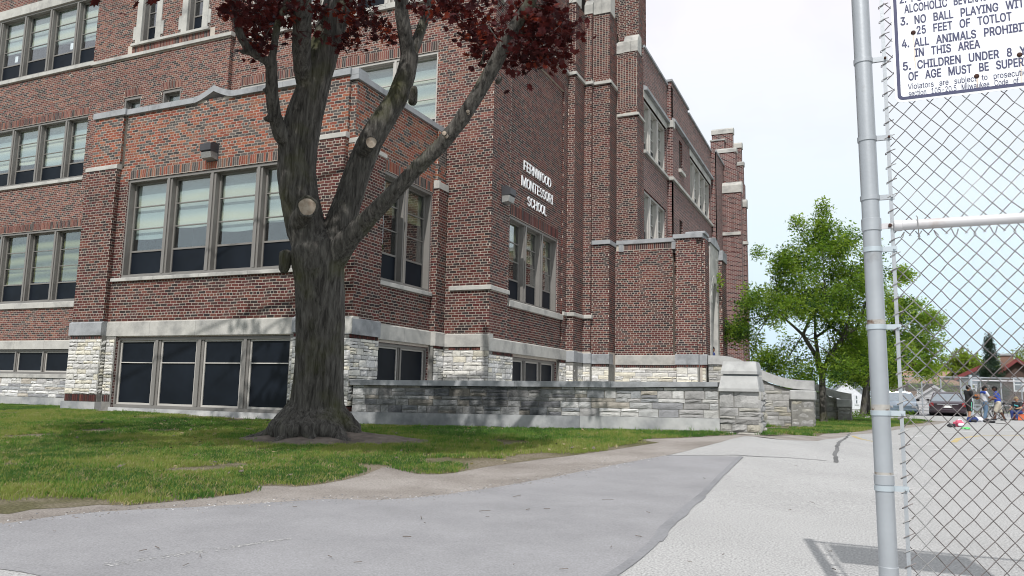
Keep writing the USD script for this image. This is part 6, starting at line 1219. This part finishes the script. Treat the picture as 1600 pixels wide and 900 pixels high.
# houses
def gable_house(name, x0, x1, d, ywall, ytop, depth, wall_m, roof_m, label, cat_='house', ridge='f', windows=(), chimney=None, fascia=None, over=.35, ground_y=None):
    p0, p1 = at(x0, d), at(x1, d); w = np.linalg.norm(p1-p0); b = (p0+p1)/2; xm = (x0+x1)/2; hw, ht = zy(xm, ywall, d)+H, zy(xm, ytop, d)+H
    T = thing(name, b, label, cat_); mp = lambda m: lmap(b, m, -math.atan2(xm-800, FPX))
    if ridge == 'f':
        obj('wall', mp(prism([(-w/2, 0), (w/2, 0), (w/2, hw), (0, ht), (-w/2, hw)], 0, depth, 'y')), wall_m, T); o = over; s = (ht-hw)/(w/2)
        for sg in (-1, 1): obj('roof', mp(prism([(0, ht+.02), (sg*(w/2+o), hw-o*s+.02), (sg*(w/2+o), hw-o*s+.2), (0, ht+.2)], -o, depth+o, 'y')), roof_m, T)
        if fascia:
            for sg in (-1, 1): obj('fascia', mp(prism([(0, ht-.12), (sg*(w/2+o), hw-o*s-.12), (sg*(w/2+o), hw-o*s+.22), (0, ht+.22)], -o-.06, -o-.005, 'y')), fascia, T)
    else:
        obj('wall', mp(bx(-w/2, 0, 0, w/2, depth, hw)), wall_m, T); o = over; q = (ht-hw)
        obj('roof', mp(manifold3d.Manifold.hull_points(np.array([(-w/2-o, -o, hw), (w/2+o, -o, hw), (w/2+o, depth+o, hw), (-w/2-o, depth+o, hw), (-w/2+depth*.45, depth/2, ht), (w/2-depth*.45, depth/2, ht), (-w/2-o, -o, hw+.12), (w/2+o, -o, hw+.12)]))), roof_m, T); obj('gutter', mp(bx(-w/2-o, -o-.12, hw-.02, w/2+o, -o, hw+.12)), 'cloth_charcoal', T)
    for xa, ya, xb, yb in windows:
        ra, rb_ = (xa-xm)*d/FPX, (xb-xm)*d/FPX; za, zb = zy(xm, yb, d)+H, zy(xm, ya, d)+H
        wn = obj('window', mp(bx(ra, -.06, za, rb_, .02, zb)), 'wall_white', T); obj('glass', mp(bx(ra+.1, -.075, za+.1, rb_-.1, -.062, zb-.1)), 'car_glass', wn); obj('meeting_rail', mp(bx(ra+.1, -.09, (za+zb)/2-.04, rb_-.1, -.077, (za+zb)/2+.04)), 'wall_white', wn)
    if chimney: cx, cw, cy = chimney; r_0 = (cx-xm)*d/FPX; ck = obj('chimney', mp(bx(r_0-cw, 2, hw, r_0+cw, 3, zy(xm, cy, d)+H)), 'chimney_brick', T); obj('chimney_cap', mp(bx(r_0-cw-.1, 1.9, zy(xm, cy, d)+H, r_0+cw+.1, 3.1, zy(xm, cy, d)+H+.15)), 'concrete', ck)
    return T, mp, w, hw, ht
gable_house('gable_house', 1566, 1620, 60, 585, 563, 9, 'wall_brown', 'roofing', 'dark brown house with red-trimmed gable and white window right of the spruce', fascia='trim_red', windows=((1586, 590, 1600, 612),), chimney=(1579, .45, 553))
gable_house('bungalow', 1505, 1562, 63, 590, 575, 10, 'wall_blue', 'roofing', 'low blue-grey bungalow with dark red roof edge behind the spruce', fascia='trim_red', windows=((1520, 600, 1528, 614), (1543, 600, 1553, 614)))
gable_house('hip_roof_house', 1396, 1452, 68, 601, 577, 11, 'wall_tan', 'roof_tan', 'brown house with tan hipped roof behind the parked cars', ridge='r', windows=((1408, 606, 1416, 620), (1432, 606, 1440, 620)))
T, mp, w, hw, ht = gable_house('garage', 1421, 1501, 53, 634, 606, 7, 'siding_grey', 'siding_grey', 'pale grey gabled garage with lapped siding behind the maroon car', 'garage', over=.2)
for i, z in enumerate(np.arange(.1, ht-.3, .22)):
    hh = w/2-.02 if z < hw-.2 else max((ht-z-.2)/(ht-hw)*w/2-.05, .1); obj('siding_board', mp(prism([(-.005, z), (-.045, z), (-.012, z+.215), (-.005, z+.215)], -hh, hh, 'x')), 'siding_grey', T)
gable_house('white_house', 1296, 1352, 58, 614, 590, 9, 'wall_white', 'wall_blue', 'white house glimpsed behind the trunk of the young green tree', windows=((1303, 616, 1309, 632), (1318, 616, 1324, 632), (1334, 616, 1340, 632)))
gable_house('brown_house', 1458, 1506, 78, 604, 592, 9, 'chimney_brick', 'roof_tan', 'far brown house between the garage gable and the spruce', ridge='r')
def ftree(name, x, yb, ytop, rx, d, seed, label, mats, n=150, spray=(34, .8, .40), trunk=.16, ry=None, cat_fork=.25):
    b = at(x, d); hgt = zy(x, ytop, d)+H; k = d/FPX; ry = ry or hgt*.34
    small_tree(name, b, hgt*.8, seed, label, mats, [(0, 0, hgt-ry, rx*k, rx*k, ry), (-rx*k*.35, .3, hgt*.5, rx*k*.8, rx*k*.7, hgt*.25), (rx*k*.4, -.2, hgt*.55, rx*k*.7, rx*k*.7, hgt*.25)], trunk, n_spray=n, spray=spray, fork_h=cat_fork)
ftree('background_tree', 1512, 640, 541, 27, 82, 41, 'yellow-green tree left of the spruce, beyond the houses', ('leaf_olive', 'leaf_lime'), 190); ftree('background_tree', 1462, 640, 553, 24, 86, 42, 'loose pale green tree above the far brown house', ('leaf_olive', 'leaf_green'), 130); ftree('plum_tree', 1436, 640, 561, 14, 80, 43, 'small dark plum-leaved tree above the tan hipped roof', ('leaf_plum', 'leaf_plum'), 110)
ftree('background_tree', 1580, 640, 548, 20, 90, 44, 'yellowish tree right of the spruce, above the gabled house', ('leaf_olive', 'leaf_lime'), 90); ftree('background_tree', 1405, 640, 545, 26, 84, 45, 'green tree behind the tan hipped roof beside the gate post', ('leaf_green', 'leaf_deep'), 150); ftree('background_tree', 1330, 640, 560, 30, 80, 46, 'green tree behind the white house', ('leaf_green', 'leaf_deep'), 150)
ftree('background_tree', 1618, 640, 525, 24, 95, 47, 'pale thin tree at the right picture edge', ('leaf_olive', 'leaf_olive'), 60); ftree('background_tree', 1250, 640, 585, 36, 85, 48, 'far green tree seen under the crown of the young tree', ('leaf_green', 'leaf_deep'), 120)
hb_ = at(1478, 56); HG = thing('hedge', hb_, 'rounded green shrubs beside the garage gable', 'shrub'); g = np.random.default_rng(3); P = hb_+np.column_stack([g.normal(0, .8, 70), g.normal(0, .4, 70), g.uniform(.3, 2.2, 70)]); instancer('foliage', HG, [('leaf_spray', cluster(601, 26, .4, .2, simple), 'leaf_green'), ('leaf_spray', cluster(602, 26, .4, .2, simple), 'leaf_olive')], P, g.integers(0, 2, 70), rand_quats(g, 70), g.uniform(.7, 1.2, 70)); obj('stem', tube([hb_, hb_+[0, 0, 1.2]], [.06, .03], 6), 'bark_mat', HG)
# spruce
sbp = at(1551, 56); SP = thing('spruce_tree', sbp, 'tall dark spruce standing between the bungalow and the gabled house', 'tree'); hs_ = zy(1551, 519, 56)+H; obj('trunk', tube([sbp, sbp+[0, 0, hs_*.5], sbp+[0, 0, hs_]], [.22, .12, .02], 8), 'bark_mat', SP)
g = np.random.default_rng(8); P, Q = [], []
for i in range(520):
    z = hs_*(1-g.random()**.62*.92); rmax = (hs_-z)/hs_*1.35+.06; a = g.uniform(0, 6.28); r = rmax*g.uniform(.35, 1.05)*(1+.25*math.sin(z*4.5)); P.append(sbp+[r*math.cos(a), r*math.sin(a), z-.12*r])
instancer('foliage', SP, [('needle_spray', cluster(611+i, 26, .27, .20, lambda c, n, u, s: simple(c, n, u, s, .22), 1.0), 'needle') for i in range(2)], np.array(P), g.integers(0, 2, 520), rand_quats(g, 520), g.uniform(.8, 1.3, 520))
# low plants at the stair-wall foot and under the street trees
for i, (x, y, lab) in enumerate(((1262, 655, 'small clump of leafy weeds at the foot of the stair wall'), (1350, 645, 'low green plants under the street trees'))):
    b = gh(x, y) if i == 0 else at(1350, 33); Tn = thing('ground_plant', b, lab, 'plant'); g = np.random.default_rng(50+i); n = (10, 60)[i]; P = b+np.column_stack([g.normal(0, (.12, .9)[i], n), g.normal(0, .15, n), g.uniform(.05, (.25, .35)[i], n)])
    instancer('foliage', Tn, [('leaf_spray', cluster(620+i, 14, .16, .11, simple), 'leaf_green')], P, np.zeros(n), rand_quats(g, n), g.uniform(.7, 1.2, n)); obj('stem', tube([b, b+[0, 0, .2]], .01, 4), 'leaf_deep', Tn)
# grit along the path's edge, and a few old leaves on the lawn
g = np.random.default_rng(23); P = []
ln = LineString(edge_top)
for i in range(700):
    q = ln.interpolate(g.random(), normalized=True).coords[0]; P.append((q[0]+g.normal(0, .10), q[1]+g.normal(.08, .14)))
P = np.array(P); n = len(P); instancer('grit', '/World', [('pebble', trimesh.creation.icosphere(0), 'dirt_mat'), ('pebble', trimesh.creation.icosphere(0), 'white_paint'), ('pebble', trimesh.creation.icosphere(0), 'seam_mat')], np.column_stack([P, gz(P[:, 0], P[:, 1])+.004]), g.choice(3, n, p=[.6, .15, .25]), [quat_z(a) for a in g.uniform(0, 6.28, n)], np.column_stack([g.uniform(.003, .011, n), g.uniform(.003, .009, n), g.uniform(.002, .005, n)]), 'loose grit and pebbles along the bare edge of the path', 'grit')
P = g.uniform((-14, 5.5), (-2.5, 13.2), (900, 2)); P = P[shapely.contains_xy(LAWN, P[:, 0], P[:, 1])][:260]; n = len(P)
instancer('fallen_leaves', '/World', [('leaf', simple(np.zeros(3), np.array([.2, .1, 1.0]), np.array([1.0, 0, 0]), 1.0, .7), 'root_soil'), ('leaf', simple(np.zeros(3), np.array([-.2, .2, 1.0]), np.array([1.0, 0, 0]), 1.0, .6), 'grass_straw')], np.column_stack([P, gz(P[:, 0], P[:, 1])+.045]), g.integers(0, 2, n), rand_quats(g, n, .4), g.uniform(.03, .08, n), 'old dry leaves scattered over the lawn', 'fallen leaves')
# litter on the path
g = np.random.default_rng(19); ms = []
for i in range(44):
    x, y = g.uniform(0, 1330), g.uniform(725, 895); p = gh(x, y); 
    if not Polygon(PATH).contains(Point(p[:2])) and x < 1000: continue
    a = g.uniform(0, 3.14); l = g.uniform(.008, .035)*(2.2 if i % 6 == 0 else 1); d = np.array([math.cos(a), math.sin(a), 0])*l; ms.append(tube([p-d+[0, 0, .014], p+[0, 0, .0145], p+d+[0, 0, .014]], g.uniform(.0012, .0028), 4))
obj('litter', cat(*ms), 'root_soil', label='scattered twigs and bud scales lying on the path', cat='litter', kind='stuff')
